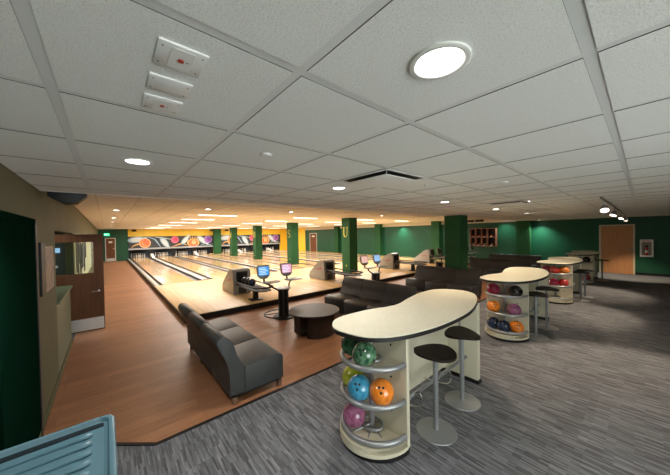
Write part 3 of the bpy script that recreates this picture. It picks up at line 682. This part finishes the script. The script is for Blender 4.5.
# hanging black speaker at ceiling step by left wall
root = empty('wall_speaker', (-0.335, 4.34, 2.43)); tag(root, 'black wedge shaped speaker hanging at the ceiling step by the left wall', 'speaker')
b = MB(); b.prism([(-0.15, 0.10), (0.17, 0.10), (0.17, -0.02), (0.08, -0.11), (-0.02, -0.12), (-0.15, -0.04)], -0.1, 0.1, M['black'], axis='Y', bevel=0.01); b.build('cabinet', root)
b = MB(); b.box((-0.02, -0.02, 0.10), (0.02, 0.02, 0.21), M['black']); b.build('bracket', root)
# small black speakers near the mask wall
for k, (x, y) in enumerate([(1.75, 27.9), (7.9, 27.9), (9.35, 27.9)]):
    root = empty('lane_speaker', (x, y, HL)); tag(root, ['small black speaker on ceiling above the leftmost lane end', 'small black speaker left of the column at the pit wall', 'small black speaker right of the column at the pit wall'][k], 'speaker')
    b = MB(); b.box((-0.16, -0.1, -0.22), (0.16, 0.1, -0.06), M['black'], bevel=0.015); b.build('cabinet', root)
    b = MB(); b.box((-0.02, -0.02, -0.06), (0.02, 0.02, -0.001), M['black']); b.build('bracket', root)

# track lighting
root = empty('lighting_track', (6.0, 0.45, HC)); tag(root, 'thin ceiling track carrying spotlights toward the oak door', 'light track')
b = MB(); b.box((0, -0.012, -0.025), (9.2, 0.012, -0.001), mat('track_bronze', (0.16, 0.12, 0.08), 0.4, metal=0.5)); b.build('rail', root)
for k, (x, d) in enumerate([(6.5, (-0.55, -0.15, -0.8)), (8.9, (-0.25, 0.30, -0.85)), (12.0, (-0.3, 0.25, -0.85)), (14.9, (0.28, -0.05, -0.9))]):
    root = empty('track_spotlight', (x, 0.45, HC-0.026)); tag(root, 'adjustable silver spotlight on the ceiling track, %s from the camera' % ['first', 'second', 'third', 'last'][k], 'spotlight')
    b = MB(); b.tube([(0, 0, 0), (0, 0, -0.09)], 0.008, M['steel'], 8); b.box((-0.03, -0.012, -0.02), (0.03, 0.012, 0), M['steel']); b.build('stem', root)
    D = Vector(d).normalized(); c = Vector((0, 0, -0.12))
    b = MB(); b.tube([c-D*0.05, c-D*0.02, c+D*0.03, c+D*0.06], [0.02, 0.045, 0.055, 0.06], M['steel'], 16); b.build('lamp_head', root)
    b = MB(); b.tube([c+D*0.0605, c+D*0.068], 0.052, M['heads'], 16); b.build('bulb', root)
    lamp('track_beam', 'SPOT', c+D*0.09, TRACK_W*(0.8, 0.8, 0.9, 0.9)[k], (1, 0.80, 0.58), parent=root, size=0.04, spot=70, blend=0.6, direction=D)

# ------------------------------------------------------------------ sofas
def make_sofa(vm, rm):
    """three modules along +Y, back at x=0, facing +X; origin at back near corner"""
    root = empty('sofa')
    for k in range(3):
        y0, y1 = k*0.69+0.004, (k+1)*0.69-0.004
        b = MB(); b.prism([(0.17, 0.105), (0.665, 0.105), (0.665, 0.375), (0.64, 0.41), (0.59, 0.425), (0.17, 0.40)], y0, y1, vm, axis='Y', bevel=0.012); b.build('seat', root)
        prof = smooth_curve([(0.0, 0.115), (0.0, 0.30), (-0.015, 0.45), (-0.07, 0.60), (-0.125, 0.70), (-0.125, 0.765), (-0.075, 0.80), (-0.01, 0.775), (0.045, 0.69), (0.085, 0.56), (0.14, 0.45), (0.165, 0.38), (0.165, 0.115)], 3, closed=False)
        b = MB(); b.prism(prof, y0, y1, vm, axis='Y', bevel=0.012, smooth=True); b.build('backrest', root)
    for x in (0.03, 0.595):
        for y in (0.02, 0.69, 1.38, 2.0):
            b = MB(); b.box((x, y-0.0, 0), (x+0.055, y+0.055, 0.114), M['leg'], bevel=0.004); b.build('leg', root)
    b = MB(); b.box((0.03, 0.02, 0.085), (0.62, 2.05, 0.1135), M['black']); b.build('base_rail', root)
    return root
s1 = make_sofa(M['vinyl'], 0); s1.location = (1.0, 2.985, 0.0082); tag(s1, 'charcoal three-seat sofa at the left, seen from its back end, legs bronze', 'sofa')
s2 = make_sofa(M['vinyl2'], 0)
SL = [(4.66, 5.10, 'dark three-seat sofa facing the round coffee table from the right'), (7.97, 5.05, 'dark three-seat sofa between the coffee table group and the near green column'),
      (11.65, 4.75, 'dark three-seat sofa below the shoe cubby, partly behind the second bar table'), (14.3, 5.0, 'farthest dark sofa along the right, mostly hidden behind another sofa')]
for k, (x, y, lb) in enumerate(SL):
    o = s2 if k == 0 else copy_tree(s2)
    o.location = (x, y, 0.0082); o.rotation_euler = (0, 0, pi); tag(o, lb, 'sofa')

# coffee table
root = empty('coffee_table', (3.05, 4.22, 0.0082)); tag(root, 'round espresso coffee table on a drum base between two sofas', 'coffee table')
b = MB(); b.lathe([(1e-5, 0.405), (0.485, 0.405), (0.495, 0.41), (0.495, 0.43), (0.49, 0.435), (1e-5, 0.435)], (0, 0, 0), M['espresso'], 56); b.build('tabletop', root)
b = MB(); pts = [(0.37*cos(a), -0.04+0.37*sin(a)) for a in [radians(-150+k*10) for k in range(31)]] + [(0.34*cos(a), -0.04+0.34*sin(a)) for a in [radians(150-k*10) for k in range(31)]]
b.prism(pts, 0.0, 0.404, M['espresso']); b.build('drum_base', root)
b = MB(); b.box((-0.40, -0.12, 0.06), (-0.265, 0.10, 0.404), M['espresso']); b.build('side_panel', root)

# ------------------------------------------------------------------ bar tables
TOP = [(1.60, 1.92), (1.57, 1.74), (1.65, 1.50), (1.90, 1.335), (2.37, 1.24), (3.0, 1.25), (3.53, 1.38), (3.88, 1.56), (3.97, 1.80), (3.80, 2.06), (3.45, 2.11), (3.05, 2.05), (2.62, 1.96), (2.2, 2.06), (1.80, 2.07)]
TOP = [(x-1.95, y) for x, y in TOP]
RZ = (0.145, 0.45, 0.77)
def make_bar():
    root = empty('bar_table')
    out = smooth_curve(TOP, 6)
    b = MB(); b.prism(out, 1.006, 1.045, M['creamtop'], bevel=0.003); top = b.build('tabletop', root)
    b = MB(); cx = sum(p[0] for p in out)/len(out); cy = sum(p[1] for p in out)/len(out)
    ring = []
    for k, p in enumerate(out):
        a = Vector(out[k-1]); c = Vector(out[(k+1) % len(out)]); d = (c-a).normalized(); n = Vector((d.y, -d.x)); ring.append((p[0]+n.x*0.004, p[1]+n.y*0.004))
    v = [(x, y, 1.002) for x, y in ring]+[(x, y, 1.037) for x, y in ring]; n = len(ring)
    v += [(p[0]-0.0, p[1], 1.037) for p in out] + [(p[0]*0.985+cx*0.015, p[1]*0.985+cy*0.015, 1.002) for p in out]
    b._add(v, [(k, (k+1) % n, n+(k+1) % n, n+k) for k in range(n)]+[(n+k, n+(k+1) % n, 2*n+(k+1) % n, 2*n+k) for k in range(n)]+[(k, (k+1) % n, 3*n+(k+1) % n, 3*n+k) for k in range(n)], M['blackwood'])
    b.build('edge_band', top)
    b = MB(); b.box((-0.02, 1.335, 0.045), (0.02, 2.0, 1.005), M['cream'], bevel=0.002, seg=1)
    for z in (0.30, 0.61, 0.90): b.cyl((-0.021, 1.50, z), 0.010, -0.003, 0, M['black'], 10, 'X')
    b.build('end_panel', root)
    b = MB(); b.box((1.53, 1.36, 0.045), (1.61, 2.0, 1.005), M['cream'], bevel=0.004)
    b.build('end_panel', root)
    b = MB(); b.box((1.52, 1.35, 0.0), (1.62, 2.01, 0.044), M['black']); b.build('toe_kick', root)
    b = MB(); b.box((0.021, 1.74, 0.12), (1.529, 1.77, 1.005), M['cream']); b.build('modesty_panel', root)
    # half-round plinth
    arc = [(-0.375*sin(a), 1.67-0.345*cos(a)) for a in [pi*k/24 for k in range(25)]]
    b = MB(); b.prism([(x*1.0, 1.67+(y-1.67)*0.99) for x, y in arc]+[(0.02, 2.0), (0.02, 1.34)], 0.0, 0.044, M['black']); b.build('toe_kick', root)
    b = MB(); b.prism([(-0.0205+x, y) for x, y in arc], 0.045, 0.075, M['cream'], bevel=0.004)
    outer = [(-0.0205+x, y) for x, y in arc]; inner = [(-0.0205+x*0.965, 1.67+(y-1.67)*0.965) for x, y in arc]
    b.prism(outer+inner[::-1], 0.0755, 0.115, M['cream']); b.build('plinth', root)
    for z in RZ:
        b = MB(); b.tube([(-0.021-0.335*sin(a)-0.001, 1.67-0.315*cos(a), z) for a in [pi*k/28 for k in range(29)]], 0.024, M['steel'], 12)
        b.build('outer_ring', root)
        b = MB(); b.tube([(-0.10-0.085*sin(a), 1.67-0.105*cos(a), z-0.01) for a in [2*pi*k/20 for k in range(20)]], 0.014, M['steel'], 8, closed=True)
        b.build('inner_ring', root)
    b = MB(); b.tube([(-0.10, 1.67, 0.076), (-0.10, 1.67, 1.005)], 0.024, M['steel'], 12)
    for a in (0.35, 1.15, 1.95, 2.75): b.tube([(-0.10, 1.67, 0.135), (-0.10-0.2*sin(a), 1.67-0.24*cos(a), 0.085)], 0.008, M['steel'], 6)
    b.build('centre_post', root)
    b = MB(); b.tube([(0.021, 1.50, 0.30), (1.529, 1.50, 0.30)], 0.02, M['steel'], 10); b.build('foot_rail', root)
    for x in (0.32, 0.92):
        b = MB(); b.tube(smooth_curve([(x, 1.50, 0.30), (x, 1.44, 0.36), (x, 1.40, 0.30), (x, 1.44, 0.21), (x, 1.6, 0.17), (x, 1.739, 0.16)], 4, False), 0.008, M['chrome'], 8); b.build('rail_bracket', root)
    for x in (1.35,):
        b = MB(); b.tube([(x, 1.50, 0.32), (x, 1.50, 1.005)], 0.014, M['steel'], 8); b.build('support_post', root)
    return root
BX = [1.95, 5.55, 9.15, 12.9]; BY = {1.95: 0.0, 5.55: -0.02, 9.15: -0.12, 12.9: -0.17}
bar0 = make_bar()
BL = ['cream kidney shaped bar table nearest the camera, green and orange balls in its rack', 'second cream topped bar table with crimson, black and navy balls in its rack',
      'third cream topped bar table with red and amber balls under the top', 'farthest cream topped bar table beside the oak door']
for k, x in enumerate(BX):
    o = bar0 if k == 0 else copy_tree(bar0); o.location = (x, BY[x], 0.0005); tag(o, BL[k], 'bar table')

# bowling balls
def make_ball(m):
    b = MB(); bm = b.bm; i = b.mi(m)
    bmesh.ops.create_uvsphere(bm, u_segments=36, v_segments=20, radius=0.108)
    for f in bm.faces: f.smooth = True; f.material_index = i
    o = b.build('bowling_ball', recalc=False)
    h = MB()
    for a, c in ((0.16, 0.0), (-0.16, 0.0), (0.0, -0.42)):
        n = Vector((sin(a), sin(c), 1)).normalized(); p = n*0.1083
        t = n.orthogonal().normalized(); u = n.cross(t)
        h.quad([p+(t*cos(2*pi*k/14)+u*sin(2*pi*k/14))*0.0115 for k in range(14)], M['pit'])
    h.build('finger_holes', o, recalc=False)
    return o
def put_ball(col, tx, ang, lvl, label, turn=None, rr=0.225, cx=-0.05):
    """ang in degrees: 0 points to -Y side, 90 to -X"""
    a = radians(ang); o = make_ball(BALLS[col])
    z = RZ[lvl]+0.082
    o.location = (tx+cx-rr*sin(a)*0.93, 1.67+BY[tx]-rr*cos(a)*0.93, z)
    d = Vector(turn or (-0.7, -0.45, 0.5)); o.rotation_euler = d.to_track_quat('Z', 'Y').to_euler()
    tag(o, label, 'bowling ball'); return o
t1, t2, t3, t4 = BX
put_ball('dark_green', t1, 140, 2, 'dark green bowling ball at the left on the top ring of the nearest rack', (-0.9, 0.3, 0.4))
put_ball('green', t1, 73, 2, 'marbled green bowling ball at the front on the top ring of the nearest rack', (-0.75, -0.35, 0.7))
put_ball('lime', t1, 142, 1, 'yellow lime bowling ball on the middle ring of the nearest rack', (0, 1, 0))
put_ball('blue', t1, 90, 1, 'sky blue bowling ball on the middle ring of the nearest rack', (-0.7, -0.45, 0.75))
put_ball('orange', t1, 33, 1, 'bright orange bowling ball on the middle ring of the nearest rack', (-0.65, -0.5, 0.85))
put_ball('pink', t1, 118, 0, 'pink and purple bowling ball on the lowest ring of the nearest rack', (0, 0.5, 1))
put_ball('crimson', t2, 140, 2, 'crimson bowling ball on the top ring of the second rack')
put_ball('black', t2, 30, 2, 'black bowling ball on the top ring of the second rack')
put_ball('orange', t2, 140, 1, 'orange bowling ball on the middle ring of the second rack')
put_ball('mauve', t2, 38, 1, 'mauve bowling ball on the middle ring of the second rack')
put_ball('navy', t2, 140, 0, 'navy bowling ball at the far left on the lowest ring of the second rack')
put_ball('navy', t2, 82, 0, 'navy bowling ball in the middle on the lowest ring of the second rack')
put_ball('orange', t2, 25, 0, 'orange bowling ball on the lowest ring of the second rack')
put_ball('crimson', t3, 145, 2, 'dark red bowling ball at the far left on the top ring of the third rack')
put_ball('red', t3, 88, 2, 'bright red bowling ball in the middle on the top ring of the third rack')
put_ball('amber', t3, 28, 2, 'amber bowling ball on the top ring of the third rack')
put_ball('red', t3, 32, 1, 'red bowling ball on the middle ring of the third rack')
put_ball('crimson', t3, 92, 1, 'dark crimson bowling ball on the middle ring of the third rack')
put_ball('black', t4, 35, 2, 'black bowling ball on the top ring of the farthest rack')
put_ball('red', t4, 30, 0, 'red bowling ball on the lowest ring of the farthest rack')

# stools
def make_stool():
    root = empty('bar_stool')
    b = MB(); b.lathe([(1e-5, 0), (0.185, 0), (0.187, 0.003), (0.182, 0.009), (0.06, 0.016), (0.028, 0.022), (1e-5, 0.022)], (0, 0, 0), M['steel'], 40); b.build('base_plate', root)
    b = MB(); b.tube([(0, 0, 0.02), (0, 0, 0.742)], 0.024, M['steel'], 16); b.build('post', root)
    b = MB(); n = 40; rings = [0.0, 0.25, 0.5, 0.75, 0.92, 1.0]; V = []; F = []
    for side in (0, 1):
        for rr in rings:
            for k in range(n):
                a = 2*pi*k/n; R = 0.18*(1+0.07*cos(3*a))
                x, y = R*rr*cos(a)*1.05, R*rr*sin(a)
                z = 0.772+0.009*(rr**2)*cos(2*a)+0.003*rr**2
                if side: z -= 0.024+0.004*(1-rr)
                V.append((x, y, z))
    m_ = len(rings)
    for side in (0, 1):
        for j in range(m_-1):
            for k in range(n):
                o_ = side*m_*n; F.append((o_+j*n+k, o_+j*n+(k+1) % n, o_+(j+1)*n+(k+1) % n, o_+(j+1)*n+k))
    for k in range(n): F.append(((m_-1)*n+k, (m_-1)*n+(k+1) % n, (2*m_-1)*n+(k+1) % n, (2*m_-1)*n+k))
    b._add(V, F, M['seatwood'], True)
    bmesh.ops.remove_doubles(b.bm, verts=b.bm.verts, dist=1e-5)
    b.build('seat', root)
    return root
st = make_stool()
SP = [(2.365, 1.31, 2.5), (3.01, 1.345, 0.6), (5.80, 1.27, 0.2), (6.52, 1.25, 0.5), (9.66, 1.12, 0.1), (10.25, 1.10, 0.4), (13.9, 1.02, 0.2)]
SLB = ['dark seated bar stool with grey disc base, left one at the nearest bar table', 'dark seated bar stool with grey disc base, right one at the nearest bar table', 'dark bar stool, left one at the second bar table', 'dark bar stool, right one at the second bar table',
       'dark bar stool, left one at the third bar table', 'dark bar stool, right one at the third bar table', 'dark bar stool at the farthest bar table by the oak door']
for k, (x, y, r_) in enumerate(SP):
    o = st if k == 0 else copy_tree(st); o.location = (x, y, 0.0008); o.rotation_euler = (0, 0, r_); tag(o, SLB[k], 'bar stool')

# ------------------------------------------------------------------ ball returns
PN = ['first', 'second', 'third', 'fourth']
def make_return():
    """origin on approach at hood front centre; rack runs towards -Y"""
    root = empty('ball_return')
    prof = smooth_curve([(0.0, 0.0), (0.0, 0.3), (0.03, 0.66), (0.07, 0.745), (0.20, 0.765), (0.36, 0.70), (0.58, 0.54), (0.80, 0.38), (0.95, 0.27), (1.0, 0.20), (1.0, 0.0)], 4, closed=False)
    b = MB(); b.prism(prof, -0.27, 0.27, M['grey'], axis='X', bevel=0.02, smooth=True); hood = b.build('hood', root)
    b = MB(); b.box((-0.17, -0.012, 0.30), (0.17, 0.04, 0.68), M['pit'], bevel=0.02); b.build('ball_opening', hood)
    b = MB(); b.box((-0.12, -0.015, 0.03), (0.12, 0.0, 0.22), M['lines'], bevel=0.005); b.build('vent_panel', hood)
    b = MB()
    b.quad([(-0.2715, 0.50-0.0, 0.40), (-0.2715, 0.34, 0.44), (-0.2715, 0.30, 0.41), (-0.2715, 0.46, 0.37)], M['red']); b.quad([(-0.2715, 0.28, 0.46), (-0.2715, 0.22, 0.49), (-0.2715, 0.20, 0.40), (-0.2715, 0.26, 0.39)], M['red']); b.build('side_emblem', hood, recalc=False)
    # rack
    ol = [(-0.25, -0.02), (-0.25, -1.35), (-0.17, -1.55), (0.0, -1.62), (0.17, -1.55), (0.25, -1.35), (0.25, -0.02)]
    b = MB(); b.prism(ol, 0.31, 0.33, M['black'], bevel=0.004); tray = b.build('tray', root)
    b = MB(); b.tube([(x*1.02, y, 0.41) for x, y in smooth_curve(ol, 3, False)], 0.022, M['black'], 8); b.build('tray_rail', tray)
    for x in (-0.08, 0.08):
        b = MB(); b.tube([(x, -0.03, 0.342), (x, -1.5, 0.342)], 0.011, M['steel'], 6); b.build('ball_track', tray)
    b = MB(); b.box((-0.06, -1.0, 0.02), (0.06, -0.86, 0.309), M['black'], bevel=0.01); b.box((-0.17, -1.06, 0), (0.17, -0.80, 0.02), M['black'], bevel=0.006); b.build('pedestal', root)
    return root
r0 = make_return()
RX = [3.08, 6.52, 10.75, 14.1]
for k, x in enumerate(RX):
    o = r0 if k == 0 else copy_tree(r0); o.location = (x, 7.93, AZ+0.0008)
    tag(o, ['grey hooded ball return at the left, in front of the first lane pair', 'grey hooded ball return left of the U column', 'grey hooded ball return right of the U column', 'grey hooded ball return just left of the unlettered green column'][k], 'ball return')
for k, (y, c, lb) in enumerate([(7.70, 'navy', 'navy bowling ball on the leftmost ball return tray, nearest the hood'), (7.46, 'black', 'black bowling ball in the middle of the leftmost ball return tray'), (7.22, 'navy', 'navy bowling ball on the leftmost ball return tray, farthest from the hood'), ]):
    o = make_ball(BALLS[c]); o.location = (3.08, y, AZ+0.445); tag(o, lb, 'bowling ball'); o.rotation_euler = (0.6, 0.4, k)

# ------------------------------------------------------------------ scoring consoles
def make_console(m1, m2, rows):
    root = empty('scoring_console')
    b = MB(); b.lathe([(1e-5, 0), (0.24, 0), (0.25, 0.012), (0.24, 0.025), (0.1, 0.035), (1e-5, 0.035)], (0, 0, 0), M['black'], 36); b.build('base', root)
    b = MB(); b.lathe([(1e-5, 0.03), (0.115, 0.03), (0.115, 0.66), (1e-5, 0.66)], (0, 0, 0), M['black'], 20)
    for k in range(6): a = 2*pi*k/6; b.tube([(0.122*cos(a), 0.122*sin(a), 0.05), (0.122*cos(a), 0.122*sin(a), 0.64)], 0.012, M['lines'], 6)
    b.build('pedestal', root)
    b = MB(); b.lathe([(1e-5, 0.66), (0.17, 0.66), (0.18, 0.67), (0.18, 0.685), (1e-5, 0.69)], (0, 0, 0), M['grey'], 28); b.build('cap', root)
    b = MB(); b.tube([(-0.12+0.33*cos(a), -0.0+0.33*sin(a), 0.10) for a in [2*pi*k/32 for k in range(32)]], 0.014, M['black'], 8, closed=True)
    for a in (0.6, 2.7, 4.6): b.tube([(0.09*cos(a), 0.09*sin(a), 0.10), (-0.12+0.33*cos(a), -0.0+0.33*sin(a), 0.10)], 0.010, M['black'], 6)
    b.build('foot_ring', root)
    for s_, sm, tx in ((-1, m1, -0.12), (1, m2, 0.42)):
        ax = 0.16*s_
        b = MB(); mx = -0.46 if s_ < 0 else 0.12
        b = MB(); b.tube(smooth_curve([(0.09*s_, 0, 0.55), (0.14*s_, -0.01, 0.64), (mx*0.6+0.08*s_, -0.02, 0.78), (mx+0.12, -0.03, 0.858)], 4, False), 0.018, M['black'], 8); b.build('arm', root)
        b = MB(); b.tube([(mx, 0.02, 0.85), (mx, 0.04, 0.95)], 0.022, M['black'], 8); b.build('neck', root)
        # tray
        b = MB(); ol = smooth_curve([(-0.06, -0.14), (0.20, -0.15), (0.33, -0.06), (0.33, 0.06), (0.20, 0.12), (-0.06, 0.12)], 4)
        b.prism([(mx+x, y-0.06) for x, y in ol], 0.855, 0.875, M['grey'], bevel=0.004); b.build('tray', root)
        # monitor
        mo = empty('monitor', (mx, 0.05, 1.085)); mo.parent = root; mo.rotation_euler = (radians(-12), 0, radians(-6))
        b = MB(); b.prism([(-0.145, 0.14), (-0.10, 0.155), (0.10, 0.155), (0.145, 0.14), (0.14, -0.08), (0.07, -0.15), (-0.07, -0.15), (-0.14, -0.08)], -0.02, 0.03, M['grey'], axis='Y', bevel=0.008); b.build('casing', mo)
        b = MB(); b.box((-0.118, -0.026, -0.075), (0.118, -0.0205, 0.122), sm)
        if rows:
            for q in range(5):
                b.box((-0.10, -0.0275, 0.085-q*0.035), (0.04+0.05*((q*7) % 3)/2, -0.0262, 0.098-q*0.035), M['scr_white'])
        b.build('screen', mo)
    return root
CN = [(3.09, 5.48, M['scr_blue'], M['scr_pink'], True, 'scoring console with blue and pink screens by the round coffee table'), (6.38, 5.5, M['scr_rose'], M['scr_pale'], False, 'scoring console with rose and pale blue screens right of the U column'),
      (10.36, 5.5, M['scr_off'], M['scr_off'], False, 'scoring console with dull screens just left of the unlettered green column'), (13.56, 5.5, M['scr_off'], M['scr_off'], False, 'farthest scoring console with dull screens below the shoe cubby')]
for x, y, a_, b_, rows, lb in CN:
    o = make_console(a_, b_, rows); o.location = (x, y, 0.0085); tag(o, lb, 'scoring console')

# ------------------------------------------------------------------ blue-grey bin in the foreground
root = empty('recycling_bin', (0, 0, 0.0005)); tag(root, 'blue-grey plastic bin with ribbed lid at the bottom left corner', 'bin')
b = MB()
x0, x1, y0, y1, zt = -0.51, 0.012, 1.18, 1.83, 1.0
lo = [(x0+0.08, y0+0.06, 0.05), (x1-0.08, y0+0.06, 0.05), (x1-0.08, y1-0.08, 0.05), (x0+0.08, y1-0.08, 0.05)]; hi = [(x0+0.02, y0+0.02, zt-0.045), (x1-0.02, y0+0.02, zt-0.045), (x1-0.02, y1-0.02, zt-0.045), (x0+0.02, y1-0.02, zt-0.045)]
fs = b._add(lo+hi, [(0, 3, 2, 1), (4, 5, 6, 7), (0, 1, 5, 4), (1, 2, 6, 5), (2, 3, 7, 6), (3, 0, 4, 7)], M['tealdk'])
bmesh.ops.bevel(b.bm, geom=list({e for q in fs for e in q.edges}), offset=0.02, segments=3, profile=0.5, affect='EDGES')
b.build('body', root)
def rrect(x0, y0, x1, y1, r, n=6):
    P_ = []
    for cx, cy, a0 in ((x1-r, y1-r, 0), (x0+r, y1-r, 90), (x0+r, y0+r, 180), (x1-r, y0+r, 270)):
        for k in range(n+1): a = radians(a0+90*k/n); P_.append((cx+r*cos(a), cy+r*sin(a)))
    return P_
b = MB()
rings = [(0.0, -0.045, 0.05), (0.0, -0.012, 0.05), (0.006, -0.003, 0.047), (0.014, 0.0, 0.043), (0.024, -0.003, 0.036), (0.030, -0.020, 0.032), (0.042, -0.024, 0.028)]
loops = [[(x, y, zt+dz) for x, y in rrect(x0+i, y0+i, x1-i, y1-i, r)] for i, dz, r in rings]
n = len(loops[0]); V = [p for l in loops for p in l]
F = [(j*n+k, j*n+(k+1) % n, (j+1)*n+(k+1) % n, (j+1)*n+k) for j in range(len(loops)-1) for k in range(n)]
b._add(V, F, M['teal'], True)
# ribbed centre
i = 0.042; cx0, cx1, cy0, cy1 = x0+i, x1-i, y0+i, y1-i
b.quad([(x, y, zt-0.024) for x, y in rrect(cx0, cy0, cx1, cy1, 0.028)], M['teal'])
lid = b.build('lid', root)
b = MB(); b.box((x0+0.045, y1-0.072, zt-0.0239), (x1-0.044, y1-0.034, zt-0.0215), M['tealdk']); b.build('rim_gap_shade', lid)  # flat dark strip painting the shade in the gap inside the rim
for k in range(7):
    y = y1-0.125-k*0.068
    b = MB(); L_ = x1-0.085-(0.0 if k else 0)
    b.tube([(x0+0.06, y, zt-0.022), (L_-0.06, y, zt-0.020), (L_-0.02, y, zt-0.017), (L_, y+0.004, zt-0.018)], [0.008, 0.010, 0.014, 0.010], M['teal'], 10); b.build('rib', lid)
for x in (x0+0.1, x1-0.14):
    b = MB(); b.cyl((x, y0+0.12, 0.05), 0.05, 0, 0.04, M['black'], 20, 'X'); b.build('wheel', root)
for x in (x0+0.12, x1-0.15):
    b = MB(); b.box((x, y1-0.15, 0.0), (x+0.03, y1-0.12, 0.055), M['black']); b.build('foot', root)
